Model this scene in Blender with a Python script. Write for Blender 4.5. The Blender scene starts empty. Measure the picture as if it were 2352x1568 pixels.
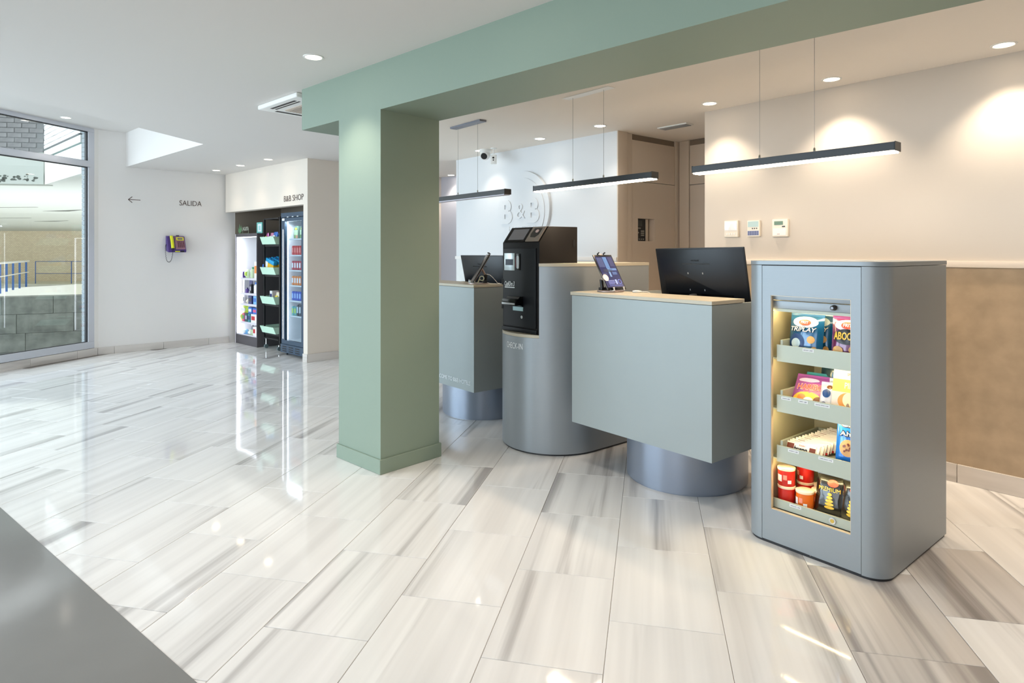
import bpy, bmesh, math, random
from mathutils import Vector, Matrix
random.seed(7)
D = bpy.data
SC = bpy.context.scene
COL = SC.collection
R = math.radians

# ------------------------------------------------------------------ camera
cam = D.cameras.new('camera')
cam_o = D.objects.new('camera', cam); COL.objects.link(cam_o)
EYE = 1.345
cam_o.location = (0, 0, EYE)
cam_o.rotation_euler = (R(90), 0, 0)
cam.sensor_width = 36.0
cam.lens = 1440.4 / 2352 * 36.0
cam.shift_y = -(784 - 580.2) / 2352          # architectural shift lens, verticals stay upright
cam.clip_start = 0.05; cam.clip_end = 200
SC.camera = cam_o

# ------------------------------------------------------------------ world, daylight, exposure
w = D.worlds.new('overcast_sky'); SC.world = w; w.use_nodes = True
bg = w.node_tree.nodes['Background']
bg.inputs[0].default_value = (0.93, 0.97, 1.0, 1)
bg.inputs[1].default_value = 3.0
vs = SC.view_settings
vs.view_transform = 'Standard'; vs.look = 'None'; vs.gamma = 1; vs.use_curve_mapping = False
vs.exposure = 0.03
cy = SC.cycles
cy.use_denoising = True
cy.max_bounces = 9; cy.diffuse_bounces = 5; cy.glossy_bounces = 4; cy.transmission_bounces = 6; cy.transparent_max_bounces = 12
cy.sample_clamp_indirect = 4.0
cy.caustics_reflective = False; cy.caustics_refractive = False

def area(name, loc, target, sx, sy, power, col):
    l = D.lights.new(name, 'AREA'); l.shape = 'RECTANGLE'; l.size = sx; l.size_y = sy; l.energy = power; l.color = col
    o = D.objects.new(name, l); COL.objects.link(o); o.location = loc
    o.rotation_euler = (Vector(target) - Vector(loc)).to_track_quat('-Z', 'Y').to_euler()
    return o
# daylight standing in the glazing of the street side (behind and to one side of the camera)
area('daylight_window_side', (-8.05, 2.6, 1.6), (0, 3.9, 1.3), 7.0, 2.5, 470, (0.68, 0.84, 1.0))
area('daylight_entrance', (-4.6, -3.75, 1.45), (-1.2, 4.0, 1.0), 5.0, 2.4, 60, (0.74, 0.87, 1.0))

# ------------------------------------------------------------------ colours and materials
def lin(c):
    def f(v):
        v = v / 255.0
        return v / 12.92 if v <= 0.04045 else ((v + 0.055) / 1.055) ** 2.4
    return tuple(f(v) for v in c) + (1.0,)
MC = {}
def mat(name, rgb, rough=0.5, metal=0.0, emit=0.0, ecol=None, spec=0.5, bump=0.0, bscale=60, mottle=0.0, mscale=6, coat=0.0, aniso=None, brush=None):
    if name in MC: return MC[name]
    m = D.materials.new(name); m.use_nodes = True; nt = m.node_tree; b = nt.nodes['Principled BSDF']
    b.inputs['Base Color'].default_value = lin(rgb)
    b.inputs['Roughness'].default_value = rough
    b.inputs['Metallic'].default_value = metal
    b.inputs['Specular IOR Level'].default_value = spec
    if coat: b.inputs['Coat Weight'].default_value = coat; b.inputs['Coat Roughness'].default_value = 0.08
    if emit:
        b.inputs['Emission Color'].default_value = lin(ecol or rgb); b.inputs['Emission Strength'].default_value = emit
    if mottle or bump or brush:
        tc = nt.nodes.new('ShaderNodeTexCoord')
        src = tc.outputs['Object']
        if brush:
            mp = nt.nodes.new('ShaderNodeMapping'); mp.inputs['Scale'].default_value = brush
            nt.links.new(src, mp.inputs[0]); src = mp.outputs[0]
        if mottle:
            n = nt.nodes.new('ShaderNodeTexNoise'); n.inputs['Scale'].default_value = mscale; n.inputs['Detail'].default_value = 6
            nt.links.new(src, n.inputs['Vector'])
            mx = nt.nodes.new('ShaderNodeMix'); mx.data_type = 'RGBA'; mx.blend_type = 'MULTIPLY'
            cr = nt.nodes.new('ShaderNodeMapRange'); cr.inputs[1].default_value = 0.3; cr.inputs[2].default_value = 0.7
            cr.inputs[3].default_value = 1 - mottle; cr.inputs[4].default_value = 1.0
            nt.links.new(n.outputs['Fac'], cr.inputs[0]); mx.inputs['Factor'].default_value = 1
            mx.inputs['A'].default_value = lin(rgb)
            nt.links.new(cr.outputs[0], mx.inputs['B']); nt.links.new(mx.outputs['Result'], b.inputs['Base Color'])
        if bump:
            n2 = nt.nodes.new('ShaderNodeTexNoise'); n2.inputs['Scale'].default_value = bscale; n2.inputs['Detail'].default_value = 3
            nt.links.new(src, n2.inputs['Vector'])
            bp = nt.nodes.new('ShaderNodeBump'); bp.inputs['Strength'].default_value = bump; bp.inputs['Distance'].default_value = 0.002
            nt.links.new(n2.outputs['Fac'], bp.inputs['Height']); nt.links.new(bp.outputs[0], b.inputs['Normal'])
    MC[name] = m
    return m

def marble(name, light, dark, rough, scale=(7.5, 0.22, 7.5), vein=0.6, per_tile=True):
    m = D.materials.new(name); m.use_nodes = True; nt = m.node_tree; N = nt.nodes; L = nt.links
    b = N['Principled BSDF']; b.inputs['Roughness'].default_value = rough
    b.inputs['Specular IOR Level'].default_value = 0.6
    tc = N.new('ShaderNodeTexCoord'); oi = N.new('ShaderNodeObjectInfo')
    mp = N.new('ShaderNodeMapping'); mp.inputs['Scale'].default_value = scale
    mp.inputs['Rotation'].default_value = (0, 0, R(4))
    L.new(tc.outputs['Object'], mp.inputs['Vector'])
    sc = N.new('ShaderNodeVectorMath'); sc.operation = 'SCALE'; sc.inputs[0].default_value = (37, 53, 91)
    L.new(oi.outputs['Random'], sc.inputs['Scale'])
    ad = N.new('ShaderNodeVectorMath'); ad.operation = 'ADD'
    L.new(mp.outputs[0], ad.inputs[0]); L.new(sc.outputs[0], ad.inputs[1])
    n1 = N.new('ShaderNodeTexNoise'); n1.inputs['Scale'].default_value = 1.0; n1.inputs['Detail'].default_value = 4; n1.inputs['Roughness'].default_value = 0.55; n1.inputs['Distortion'].default_value = 0.12
    L.new(ad.outputs[0], n1.inputs['Vector'])
    n2 = N.new('ShaderNodeTexNoise'); n2.inputs['Scale'].default_value = 1.7; n2.inputs['Detail'].default_value = 3
    L.new(ad.outputs[0], n2.inputs['Vector'])
    # how strongly each slab is veined
    mr = N.new('ShaderNodeMapRange'); mr.inputs[1].default_value = 0; mr.inputs[2].default_value = 1; mr.inputs[3].default_value = 0.57; mr.inputs[4].default_value = 0.46
    hash_ = N.new('ShaderNodeMath'); hash_.operation = 'FRACT'
    mul = N.new('ShaderNodeMath'); mul.operation = 'MULTIPLY'; mul.inputs[1].default_value = 17.31
    L.new(oi.outputs['Random'], mul.inputs[0]); L.new(mul.outputs[0], hash_.inputs[0])
    pw = N.new('ShaderNodeMath'); pw.operation = 'POWER'; pw.inputs[1].default_value = 2.5
    L.new(hash_.outputs[0], pw.inputs[0]); L.new(pw.outputs[0], mr.inputs[0])
    v = N.new('ShaderNodeMapRange'); v.interpolation_type = 'SMOOTHSTEP'; L.new(n1.outputs['Fac'], v.inputs[0]); L.new(mr.outputs[0], v.inputs[1])
    up = N.new('ShaderNodeMath'); up.operation = 'ADD'; up.inputs[1].default_value = 0.17; L.new(mr.outputs[0], up.inputs[0]); L.new(up.outputs[0], v.inputs[2])
    v.inputs[3].default_value = 0; v.inputs[4].default_value = vein
    s2 = N.new('ShaderNodeMapRange'); L.new(n2.outputs['Fac'], s2.inputs[0]); s2.inputs[1].default_value = 0.35; s2.inputs[2].default_value = 0.7; s2.inputs[3].default_value = 0; s2.inputs[4].default_value = 0.22
    sm = N.new('ShaderNodeMath'); sm.operation = 'ADD'; sm.use_clamp = True; L.new(v.outputs[0], sm.inputs[0]); L.new(s2.outputs[0], sm.inputs[1])
    mx = N.new('ShaderNodeMix'); mx.data_type = 'RGBA'; mx.inputs['A'].default_value = lin(light); mx.inputs['B'].default_value = lin(dark)
    L.new(sm.outputs[0], mx.inputs['Factor']); L.new(mx.outputs['Result'], b.inputs['Base Color'])
    MC[name] = m
    return m

def glass_mat(name, tint=(235, 245, 245), refl=1.0):
    m = D.materials.new(name); m.use_nodes = True; nt = m.node_tree; nt.nodes.clear()
    out = nt.nodes.new('ShaderNodeOutputMaterial'); t = nt.nodes.new('ShaderNodeBsdfTransparent'); g = nt.nodes.new('ShaderNodeBsdfGlossy')
    t.inputs[0].default_value = lin(tint); g.inputs['Roughness'].default_value = 0.01; g.inputs[0].default_value = (refl, refl, refl, 1)
    lw = nt.nodes.new('ShaderNodeLayerWeight'); lw.inputs[0].default_value = 0.5
    pw = nt.nodes.new('ShaderNodeMath'); pw.operation = 'POWER'; pw.inputs[1].default_value = 4.5; nt.links.new(lw.outputs['Facing'], pw.inputs[0])
    f = nt.nodes.new('ShaderNodeMath'); f.operation = 'MULTIPLY_ADD'; f.inputs[1].default_value = 0.75; f.inputs[2].default_value = 0.03; nt.links.new(pw.outputs[0], f.inputs[0])
    mx = nt.nodes.new('ShaderNodeMixShader')
    nt.links.new(f.outputs[0], mx.inputs[0]); nt.links.new(t.outputs[0], mx.inputs[1]); nt.links.new(g.outputs[0], mx.inputs[2]); nt.links.new(mx.outputs[0], out.inputs[0])
    MC[name] = m
    return m

wallw = mat('white_wall_paint', (232, 229, 225), 0.75, bump=0.08, bscale=90)
ceilw = mat('white_ceiling_paint', (222, 218, 214), 0.85)
sage = mat('sage_paint', (133, 149, 134), 0.6, bump=0.1, bscale=70)
creamw = mat('cream_wall_paint', (208, 200, 190), 0.75, bump=0.08, bscale=90)
whitel = mat('plain_white_wall_paint', (222, 224, 226), 0.75, bump=0.08, bscale=90)
tanw = mat('tan_textured_wallcovering', (186, 166, 140), 0.75, mottle=0.20, mscale=9, bump=0.25, bscale=50)
dado = mat('pale_wallcovering', (226, 228, 226), 0.7, mottle=0.05, mscale=12)
railm = mat('cream_rail_paint', (226, 214, 200), 0.5)
taupe = mat('taupe_lacquer', (208, 194, 178), 0.55)
taupe2 = mat('taupe_lacquer_shadow_gap', (128, 114, 100), 0.7)
niche_m = mat('taupe_niche_shade', (150, 138, 124), 0.75)  # taupe tone with the niche's shade put into the colour
steel = mat('brushed_aluminium_laminate', (146, 153, 158), 0.42, metal=0.35, brush=(1, 1, 60), mottle=0.025, mscale=8)
steel_b = mat('satin_metal_base', (142, 150, 164), 0.36, metal=0.6)
deskm = mat('sage_grey_metal_laminate', (152, 160, 160), 0.45, metal=0.2, mottle=0.04, mscale=3)
desktop = mat('warm_grey_laminate', (184, 176, 158), 0.45, metal=0.1)
traym = mat('sage_grey_tray_metal', (176, 182, 168), 0.45, metal=0.2)
black = mat('black_powder_coat', (22, 24, 27), 0.42)
blackg = mat('black_gloss_plastic', (10, 10, 12), 0.18)
darkp = mat('charcoal_plastic', (34, 35, 38), 0.4)
blk_mono = mat('black_monitor_plastic', (13, 16, 22), 0.36, spec=0.35)
chrome = mat('chrome', (215, 215, 215), 0.15, metal=1.0)
alu = mat('window_aluminium', (205, 207, 214), 0.35, metal=0.35)
whitep = mat('white_plastic', (238, 237, 233), 0.35)
whitem = mat('white_enamel', (235, 238, 240), 0.4)
cream = mat('cream_plastic', (236, 228, 214), 0.4)
lamp_warm = mat('lit_warm_diffuser', (255, 240, 220), 0.5, emit=14, ecol=(255, 232, 200))
lamp_neu = mat('lit_neutral_diffuser', (255, 250, 240), 0.5, emit=14, ecol=(255, 244, 228))
bar_on = mat('lit_bar_diffuser', (255, 250, 240), 0.5, emit=66, ecol=(255, 229, 198))
bar_off = mat('unlit_bar_diffuser', (205, 202, 214), 0.5)
led_w = mat('lit_cool_led_strip', (255, 255, 255), 0.5, emit=7, ecol=(238, 244, 255))
led_y = mat('lit_warm_led_strip', (255, 240, 200), 0.5, emit=55, ecol=(255, 226, 170))
ink = mat('dark_brown_vinyl_lettering', (84, 66, 58), 0.6)
inkw = mat('white_vinyl_lettering', (236, 240, 242), 0.6)
inkb = mat('blue_black_ink', (36, 40, 70), 0.6)
mint = mat('mint_bin_lacquer', (190, 224, 204), 0.55)
cabg = mat('dark_grey_cabinet', (84, 80, 84), 0.5)
fridgeb = mat('slate_blue_fridge_enamel', (52, 72, 92), 0.4)
glass = glass_mat('clear_window_glass', (246, 249, 249))
glass2 = glass_mat('clear_fridge_glass', (240, 246, 250), 0.8)
grout = mat('pale_grey_grout', (150, 144, 138), 0.8)
tile_m = marble('polished_veined_marble', (240, 239, 238), (140, 136, 136), 0.055)
slab_m = marble('marble_skirting', (214, 208, 202), (150, 142, 136), 0.25, scale=(0.8, 9, 9), vein=0.35)
greyf = mat('grey_polished_floor_coating', (128, 128, 126), 0.11, bump=0.08, bscale=14, mottle=0.08, mscale=3)

# ------------------------------------------------------------------ mesh helpers
class MB:
    def __init__(s): s.bm = bmesh.new()
    def box(s, x0, x1, y0, y1, z0, z1, M=None):
        P = [(x0,y0,z0),(x1,y0,z0),(x1,y1,z0),(x0,y1,z0),(x0,y0,z1),(x1,y0,z1),(x1,y1,z1),(x0,y1,z1)]
        if M is not None: P = [M @ Vector(p) for p in P]
        v = [s.bm.verts.new(p) for p in P]
        for f in ((3,2,1,0),(4,5,6,7),(0,1,5,4),(1,2,6,5),(2,3,7,6),(3,0,4,7)): s.bm.faces.new([v[i] for i in f])
        return s
    def prism(s, poly, z0, z1, M=None):
        a = [Vector((p[0], p[1], z0)) for p in poly]; b = [Vector((p[0], p[1], z1)) for p in poly]
        if M is not None: a = [M @ p for p in a]; b = [M @ p for p in b]
        a = [s.bm.verts.new(p) for p in a]; b = [s.bm.verts.new(p) for p in b]; n = len(a)
        s.bm.faces.new(a[::-1]); s.bm.faces.new(b)
        for i in range(n): s.bm.faces.new((a[i], a[(i+1) % n], b[(i+1) % n], b[i]))
        return s
    def lathe(s, prof, n=24, c=(0, 0, 0), M=None, capb=True, capt=True):
        rings = []
        for r, z in prof:
            ring = []
            for i in range(n):
                t = 2 * math.pi * i / n; p = Vector((c[0] + r * math.cos(t), c[1] + r * math.sin(t), c[2] + z))
                if M is not None: p = M @ p
                ring.append(s.bm.verts.new(p))
            rings.append(ring)
        for a, b in zip(rings, rings[1:]):
            for i in range(n): s.bm.faces.new((a[i], a[(i+1) % n], b[(i+1) % n], b[i]))
        if capb: s.bm.faces.new(rings[0][::-1])
        if capt: s.bm.faces.new(rings[-1])
        return s
    def cyl(s, p0, p1, r, n=16, r1=None):
        p0, p1 = Vector(p0), Vector(p1); d = p1 - p0; q = d.to_track_quat('Z', 'Y').to_matrix().to_4x4()
        return s.lathe([(r, 0), (r1 if r1 is not None else r, d.length)], n, M=Matrix.Translation(p0) @ q)
    def tube(s, pts, r, n=8):
        pts = [Vector(p) for p in pts]; rings = []
        up = Vector((0.13, 0.2, 1)).normalized()
        for i, p in enumerate(pts):
            t = (pts[min(i+1, len(pts)-1)] - pts[max(i-1, 0)]).normalized()
            a = t.cross(up)
            if a.length < 1e-3: a = t.cross(Vector((1, 0, 0)))
            a.normalize(); b = t.cross(a).normalized()
            rings.append([s.bm.verts.new(p + a * r * math.cos(2*math.pi*k/n) + b * r * math.sin(2*math.pi*k/n)) for k in range(n)])
        for a, b in zip(rings, rings[1:]):
            for i in range(n): s.bm.faces.new((a[i], a[(i+1) % n], b[(i+1) % n], b[i]))
        s.bm.faces.new(rings[0][::-1]); s.bm.faces.new(rings[-1])
        return s
    def quad(s, pts):
        s.bm.faces.new([s.bm.verts.new(p) for p in pts]); return s
    def mesh(s, name, m=None, smooth=True, bevel=0, seg=2):
        bm = s.bm
        bmesh.ops.recalc_face_normals(bm, faces=bm.faces)
        if bevel:
            es = [e for e in bm.edges if len(e.link_faces) == 2 and e.calc_face_angle(0) > 0.6]
            bmesh.ops.bevel(bm, geom=es, offset=bevel, segments=seg, affect='EDGES', profile=0.6, clamp_overlap=True)
        me = D.meshes.new(name)
        for f in bm.faces: f.smooth = smooth
        bm.to_mesh(me); bm.free()
        if smooth: me.set_sharp_from_angle(angle=R(32))
        if m: me.materials.append(m)
        return me
    def build(s, name, m, parent=None, label=None, **k):
        return obj(name, s.mesh(name, m, **k), parent, label)

def obj(name, me, parent=None, label=None):
    o = D.objects.new(name, me); COL.objects.link(o)
    if parent is not None: o.parent = parent
    if label: o['label'] = label
    return o
def box(name, m, parent, x0, x1, y0, y1, z0, z1, label=None, bevel=0):
    return MB().box(x0, x1, y0, y1, z0, z1).build(name, m, parent, label, smooth=bevel > 0, bevel=bevel)
def thing(name, label, cat, loc=(0, 0, 0), rz=0, group=None, rot=None):
    o = D.objects.new(name, None); COL.objects.link(o); o.empty_display_size = 0.1
    o.location = loc; o.rotation_euler = rot if rot else (0, 0, R(rz))
    return tag(o, label, cat, group)
def tag(o, label, cat, group=None):
    o['label'] = label; o['category'] = cat
    if group: o['group'] = group
    return o
def struct(name, loc=(0, 0, 0), rz=0, mb=None, m=None, **k):
    if mb is None: o = D.objects.new(name, None); COL.objects.link(o)
    else: o = obj(name, mb.mesh(name, m, **k))
    o.location = loc; o.rotation_euler = (0, 0, R(rz)); o['kind'] = 'structure'
    return o
def copy_tree(o, parent=None):
    c = o.copy(); COL.objects.link(c); c.parent = parent
    for ch in list(o.children): copy_tree(ch, c)
    return c

_tcache = {}
def text_mesh(s, width, height, depth=0.0015, heavy=0.0, shear=0.0, res=3):
    """lettering in the local XZ plane, lower-left corner at the origin, read from -Y"""
    cu = D.curves.new('lettering', 'FONT'); cu.body = s; cu.size = 1; cu.extrude = 0.01; cu.offset = heavy; cu.shear = shear; cu.resolution_u = res
    o = D.objects.new('lettering', cu); COL.objects.link(o)
    bpy.context.view_layer.update()
    me = D.meshes.new_from_object(o.evaluated_get(bpy.context.evaluated_depsgraph_get()))
    D.objects.remove(o); D.curves.remove(cu)
    xs = [v.co.x for v in me.vertices]; ys = [v.co.y for v in me.vertices]; zs = [v.co.z for v in me.vertices]
    x0, x1, y0, y1, z0, z1 = min(xs), max(xs), min(ys), max(ys), min(zs), max(zs)
    for v in me.vertices:
        x, y, z = v.co
        v.co = ((x - x0) / (x1 - x0) * width, -(z - z0) / (z1 - z0) * depth, (y - y0) / (y1 - y0) * height)
    return me
def text(name, s, m, parent, x, y, z, width, height, depth=0.0015, heavy=0.0, label=None, warp=None, shear=0.0, res=3):
    me = text_mesh(s, width, height, depth, heavy, shear, res)
    for v in me.vertices:
        v.co.x += x; v.co.z += z
        if warp: v.co = warp(v.co)
        else: v.co.y += y
    me.materials.clear(); me.materials.append(m); me.name = name
    return obj(name, me, parent, label)

# ------------------------------------------------------------------ floor
floor = struct('floor', mb=MB().prism([(-10, -5), (9, -5), (9, 14), (-4, 14), (-6.0, 9.6), (-5.0, 8.9), (-5.46, 8.3), (-8.6, -4)], -0.12, -0.003), m=grout, smooth=False)
TA = R(12.33)
tm = MB().box(-0.2012, 0.2012, -0.2978, 0.2978, -0.012, 0.0).mesh('tile', tile_m, smooth=False, bevel=0.0012, seg=1)
cand = []
for k in range(-30, 26):
    xt = -0.5473 + (k + 0.5) * 0.4045
    for n in range(-16, 28):
        yt = (2.3175 if k % 2 else 2.016) + (n - 0.5) * 0.598
        x = xt * math.cos(TA) + yt * math.sin(TA); y = -xt * math.sin(TA) + yt * math.cos(TA)
        if y < -3.6 or x > 7.4 or y > 10.5: continue
        if x < -5.55 - 0.2568 * (8.263 - y): continue        # outside the window wall
        if 0.6884 * (x + 5.45) - 0.7254 * (y - 8.263) < -0.2 and x < -4.2: continue
        if (x - 2.567) * 0.761 + (y - 3.709) * 0.6487 > 1.9: continue
        vis = y > 1.3 and abs(x) < 0.86 * y + 0.3
        size = 1 / y if vis else -1
        cand.append((size, x, y))
cand.sort(reverse=True)
rt = random.Random(3)
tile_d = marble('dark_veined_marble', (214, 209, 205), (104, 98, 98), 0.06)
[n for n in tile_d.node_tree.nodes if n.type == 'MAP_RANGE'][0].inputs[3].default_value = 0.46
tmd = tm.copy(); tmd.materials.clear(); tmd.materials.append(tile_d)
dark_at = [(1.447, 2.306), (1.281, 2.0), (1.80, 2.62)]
def holds(x, y, p):
    dx, dy = p[0] - x, p[1] - y
    return abs(dx * math.cos(TA) - dy * math.sin(TA)) < 0.2 and abs(dx * math.sin(TA) + dy * math.cos(TA)) < 0.297
for size, x, y in cand[:295]:
    o = obj('tile', tmd if any(holds(x, y, p) for p in dark_at) else tm, floor); o.location = (x, y, 0)
    o.rotation_euler = (rt.uniform(-1, 1) * 0.0007, rt.uniform(-1, 1) * 0.0007, -TA)
far = MB()
for size, x, y in cand[295:]:
    far.box(-0.2012, 0.2012, -0.2978, 0.2978, -0.012, 0.0, Matrix.Translation((x, y, 0)) @ Matrix.Rotation(-TA, 4, 'Z'))
tile_far = marble('polished_veined_marble_field', (240, 239, 238), (140, 136, 136), 0.055, scale=(7.5, 0.22, 9))
mpn = [n for n in tile_far.node_tree.nodes if n.type == 'MAPPING'][0]; mpn.inputs['Rotation'].default_value = (0, 0, TA)
fo = far.build('tile', tile_far, floor, smooth=False); fo['kind'] = 'stuff'

# grey polished floor zone by the camera
struct('floor_2', (-0.984, 1.961, 0), 0, MB().prism([(-3.4, 2.673), (-4.6, 1.1), (-4.6, -4.4), (2.0, -4.4), (2.0, -1.573)], -0.01, 0.0012), greyf, smooth=False)

# ------------------------------------------------------------------ ceilings
T = (-3.30, 6.703)
struct('ceiling', mb=MB().prism([T, (-5.32, -4.2), (8.2, -4.2), (8.2, 9), (2, 13), (-3, 13), (-6.1, 9.45), (-5.33, 8.58)], 2.505, 3.06), m=ceilw, smooth=False)
struct('ceiling_2', mb=MB().prism([T, (-5.33, 8.58), (-5.6, 8.7), (-8.7, -4.2), (-5.32, -4.2)], 2.965, 3.06), m=ceilw, smooth=False)
bx = lambda u, v: (-1.494 + 0.7297 * u + 0.6838 * v, 4.46 - 0.6838 * u + 0.7297 * v)
ceilb = mat('warm_white_ceiling_paint', (246, 238, 228), 0.85)
struct('ceiling_3', mb=MB().prism([bx(0.6, 0.2), bx(9.2, 0.2), (8.2, 9), (2, 13), (-2.1, 11.5)], 2.456, 2.505), m=ceilb, smooth=False)

# ------------------------------------------------------------------ walls
def skirting(name, loc, rz, joints, h=0.10, t=0.014, top=None):
    s = struct(name, loc, rz)
    for a, b in zip(joints, joints[1:]):
        c = (a + b) / 2
        o = MB().box(a + 0.0012 - c, b - 0.0012 - c, -t, 0.0, 0.0, h).build('marble_slab', slab_m, s, smooth=True, bevel=0.002, seg=1)
        o.location.x = c
    return s
# wall on the reception side, behind the self service kiosk
WR = (2.567 + 0.0107, 3.709 + 0.009, 0); WRr = -49.56
wr = struct('wall_right', WR, WRr, MB().box(-1.626, 7.6, 0, 0.22, 1.262, 2.47), creamw, smooth=False)
box('wall_covering', tanw, wr, -1.626, 7.6, 0, 0.22, 0.0, 1.262)
box('dado_rail', railm, wr, -1.626, 7.6, -0.016, 0.004, 1.2595, 1.2965, bevel=0.002)
skirting('baseboard_right', WR, WRr, [-1.62, -1.25, -0.55, 0.054, 0.86, 1.66, 2.5, 3.5, 4.5, 5.5, 6.5, 7.5], h=0.108)
# wall that carries the round emblem
WL = (0.956, 5.71, 0); WLr = -48.4
wl = struct('wall_logo', WL, WLr, MB().box(-2.449, 0, 0, 0.12, 1.268, 2.47), whitel, smooth=False)
box('wall_covering', dado, wl, -2.449, 0, 0, 0.12, 0.0, 1.268)
box('dado_rail', wallw, wl, -2.455, 0.004, -0.014, 0.004, 1.268, 1.304, bevel=0.002)
skirting('baseboard_logo', WL, WLr, [-2.449, -1.6, -0.8, 0.0])
struct('wall_logo_end', WL, WLr, MB().box(-2.449, -2.30, 0.12, 1.6, 0, 2.47), wallw, smooth=False)
struct('wall_corridor', (-1.25, 9.38, 0), -33, MB().box(-1.5, 3.8, 0, 0.2, 0, 2.47), mat('bluish_corridor_paint', (196, 196, 206), 0.75), smooth=False)
# panelled recess between the two walls
rs = struct('wall_recess', WL, 39)
box('jamb', taupe, rs, 0.0, 0.131, -0.012, 0.1, 0, 2.46, bevel=0.002)
box('stile', taupe, rs, 0.133, 0.21, 0.0, 0.1, 0, 2.452, bevel=0.002)
box('stile', taupe, rs, 0.872, 0.97, 0.0, 0.1, 0, 2.452, bevel=0.002)
box('header_panel', taupe2, rs, 0.21, 0.872, 0.02, 0.1, 2.402, 2.456)
box('panel', taupe, rs, 0.213, 0.869, 0.004, 0.1, 2.018, 2.40, bevel=0.002)
for a in ((0.213, 0.298, 0.02, 2.014), (0.545, 0.869, 0.02, 2.014), (0.298, 0.545, 0.02, 1.455), (0.298, 0.545, 1.669, 2.014)):
    box('panel', taupe, rs, a[0], a[1], 0.004, 0.1, a[2], a[3])
box('panel_back', taupe2, rs, 0.2, 0.9, 0.1, 0.14, 0, 2.456)
rb = struct('wall_recess_back', (1.686, 6.25, 0), WRr)
box('stile', taupe, rb, -0.02, 0.088, 0.0, 0.1, 0, 2.452, bevel=0.002)
box('header_panel', taupe2, rb, 0.088, 1.1, 0.02, 0.1, 2.402, 2.456)
box('panel', taupe, rb, 0.094, 1.1, 0.006, 0.1, 2.016, 2.40, bevel=0.002)
box('door_leaf', taupe, rb, 0.096, 0.95, 0.006, 0.1, 0.01, 2.008, bevel=0.002)
struct('wall_recess_side', (1.512, 4.947, 0), 39, MB().box(0.22, 1.6, -0.15, 0.0, 0, 2.46), taupe, smooth=False)

# shop wall with the niche
WS = (-4.262, 9.332, 0); WSr = -43.14
ws = struct('wall_shop', WS, WSr, MB().box(0, 2.306, 0, 0.12, 1.943, 2.52).box(2.306, 2.406, 0, 2.6, 0, 2.52), mat('cream_shop_wall_paint', (222, 212, 200), 0.75), smooth=False)
MB().box(1.75, 2.48, -0.006, 0.0, 0, 2.2).build('niche_side_shade', niche_m, struct('wall_niche', (-5.45, 8.263, 0), 43.5), smooth=False)  # thin taupe sheet paints the header's shade onto the side wall
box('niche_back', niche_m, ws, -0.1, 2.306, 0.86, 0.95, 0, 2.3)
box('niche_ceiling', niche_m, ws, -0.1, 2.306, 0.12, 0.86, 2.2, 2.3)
skirting('baseboard_shop', WS, WSr, [2.306, 2.418])
skirting('baseboard_shop_side', (WS[0] + 2.406 * 0.7297, WS[1] - 2.406 * 0.6838, 0), 46.86, [-0.0, 0.55, 1.2, 2.5], t=0.001 + 0.012)
WP = (-5.45, 8.263, 0); WPr = 43.5
wp = struct('wall_left', WP, WPr, MB().box(-0.05, 2.65, 0, 0.3, 0, 2.99), mat('cool_white_wall_paint', (228, 225, 222), 0.75, bump=0.08, bscale=90), smooth=False)
skirting('baseboard_left', WP, WPr, [-0.01, 0.18, 0.772, 1.371, 1.66], h=0.095)
# window wall
WW = (-5.45, 8.263, 0); WWr = 75.6
ww = struct('wall_window', WW, WWr, MB().box(-0.06, 0.05, 0.0, 0.2, 0, 2.99).box(-12.6, -0.06, 0.02, 0.2, 0, 0.10).box(-6.4, -6.0, 0.0, 0.2, 0, 2.99).box(-12.6, -12.0, 0, 0.2, 0, 2.99), wallw, smooth=False)
skirting('baseboard_window', WW, WWr, [-6.0, -5.2, -4.4, -3.6, -2.8, -2.0, -1.5, -0.912, -0.311, -0.02], h=0.098, t=0.012)
def window(name, x0, x1):
    t = struct(name, WW, WWr)
    f = MB().box(x0, x1, 0.0, 0.07, 0.10, 0.188).box(x0, x1, 0.0, 0.07, 2.915, 2.985).box(x1 - 0.085, x1, 0.0, 0.07, 0.188, 2.915).box(x0, x0 + 0.085, 0.0, 0.07, 0.188, 2.915)
    f.build('window_frame', alu, t, smooth=True, bevel=0.003, seg=1)
    box('transom', alu, t, x0 + 0.085, x1 - 0.06, -0.012, 0.06, 2.455, 2.534, bevel=0.004)
    fg = MB()
    for z0, z1 in ((0.188, 2.455), (2.534, 2.915)):
        fg.box(x1 - 0.1, x1 - 0.085, 0.018, 0.05, z0, z1).box(x0 + 0.085, x0 + 0.1, 0.018, 0.05, z0, z1).box(x0 + 0.1, x1 - 0.1, 0.018, 0.05, z0, z0 + 0.006).box(x0 + 0.1, x1 - 0.1, 0.018, 0.05, z1 - 0.01, z1)
    fg.build('gasket', darkp, t, smooth=False)
    box('pane', glass, t, x0 + 0.09, x1 - 0.09, 0.030, 0.036, 0.19, 2.453)
    box('pane', glass, t, x0 + 0.09, x1 - 0.09, 0.030, 0.036, 2.536, 2.913)
    return t
window('window_1', -3.05, -0.058); window('window_2', -6.0, -3.05); window('window_3', -9.2, -6.4); window('window_4', -12.0, -9.2)
# walls behind the camera close the room
struct('wall_back', (0, -3.4, 0), 0, MB().box(-1.6, 8.5, -0.2, 0, 0, 3.0).box(-8.7, -7.4, -0.2, 0, 0, 3.0).box(-7.4, -1.6, -0.2, 0, 2.7, 3.0), mat('warm_grey_wall_paint', (150, 140, 128), 0.75), smooth=False)

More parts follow.
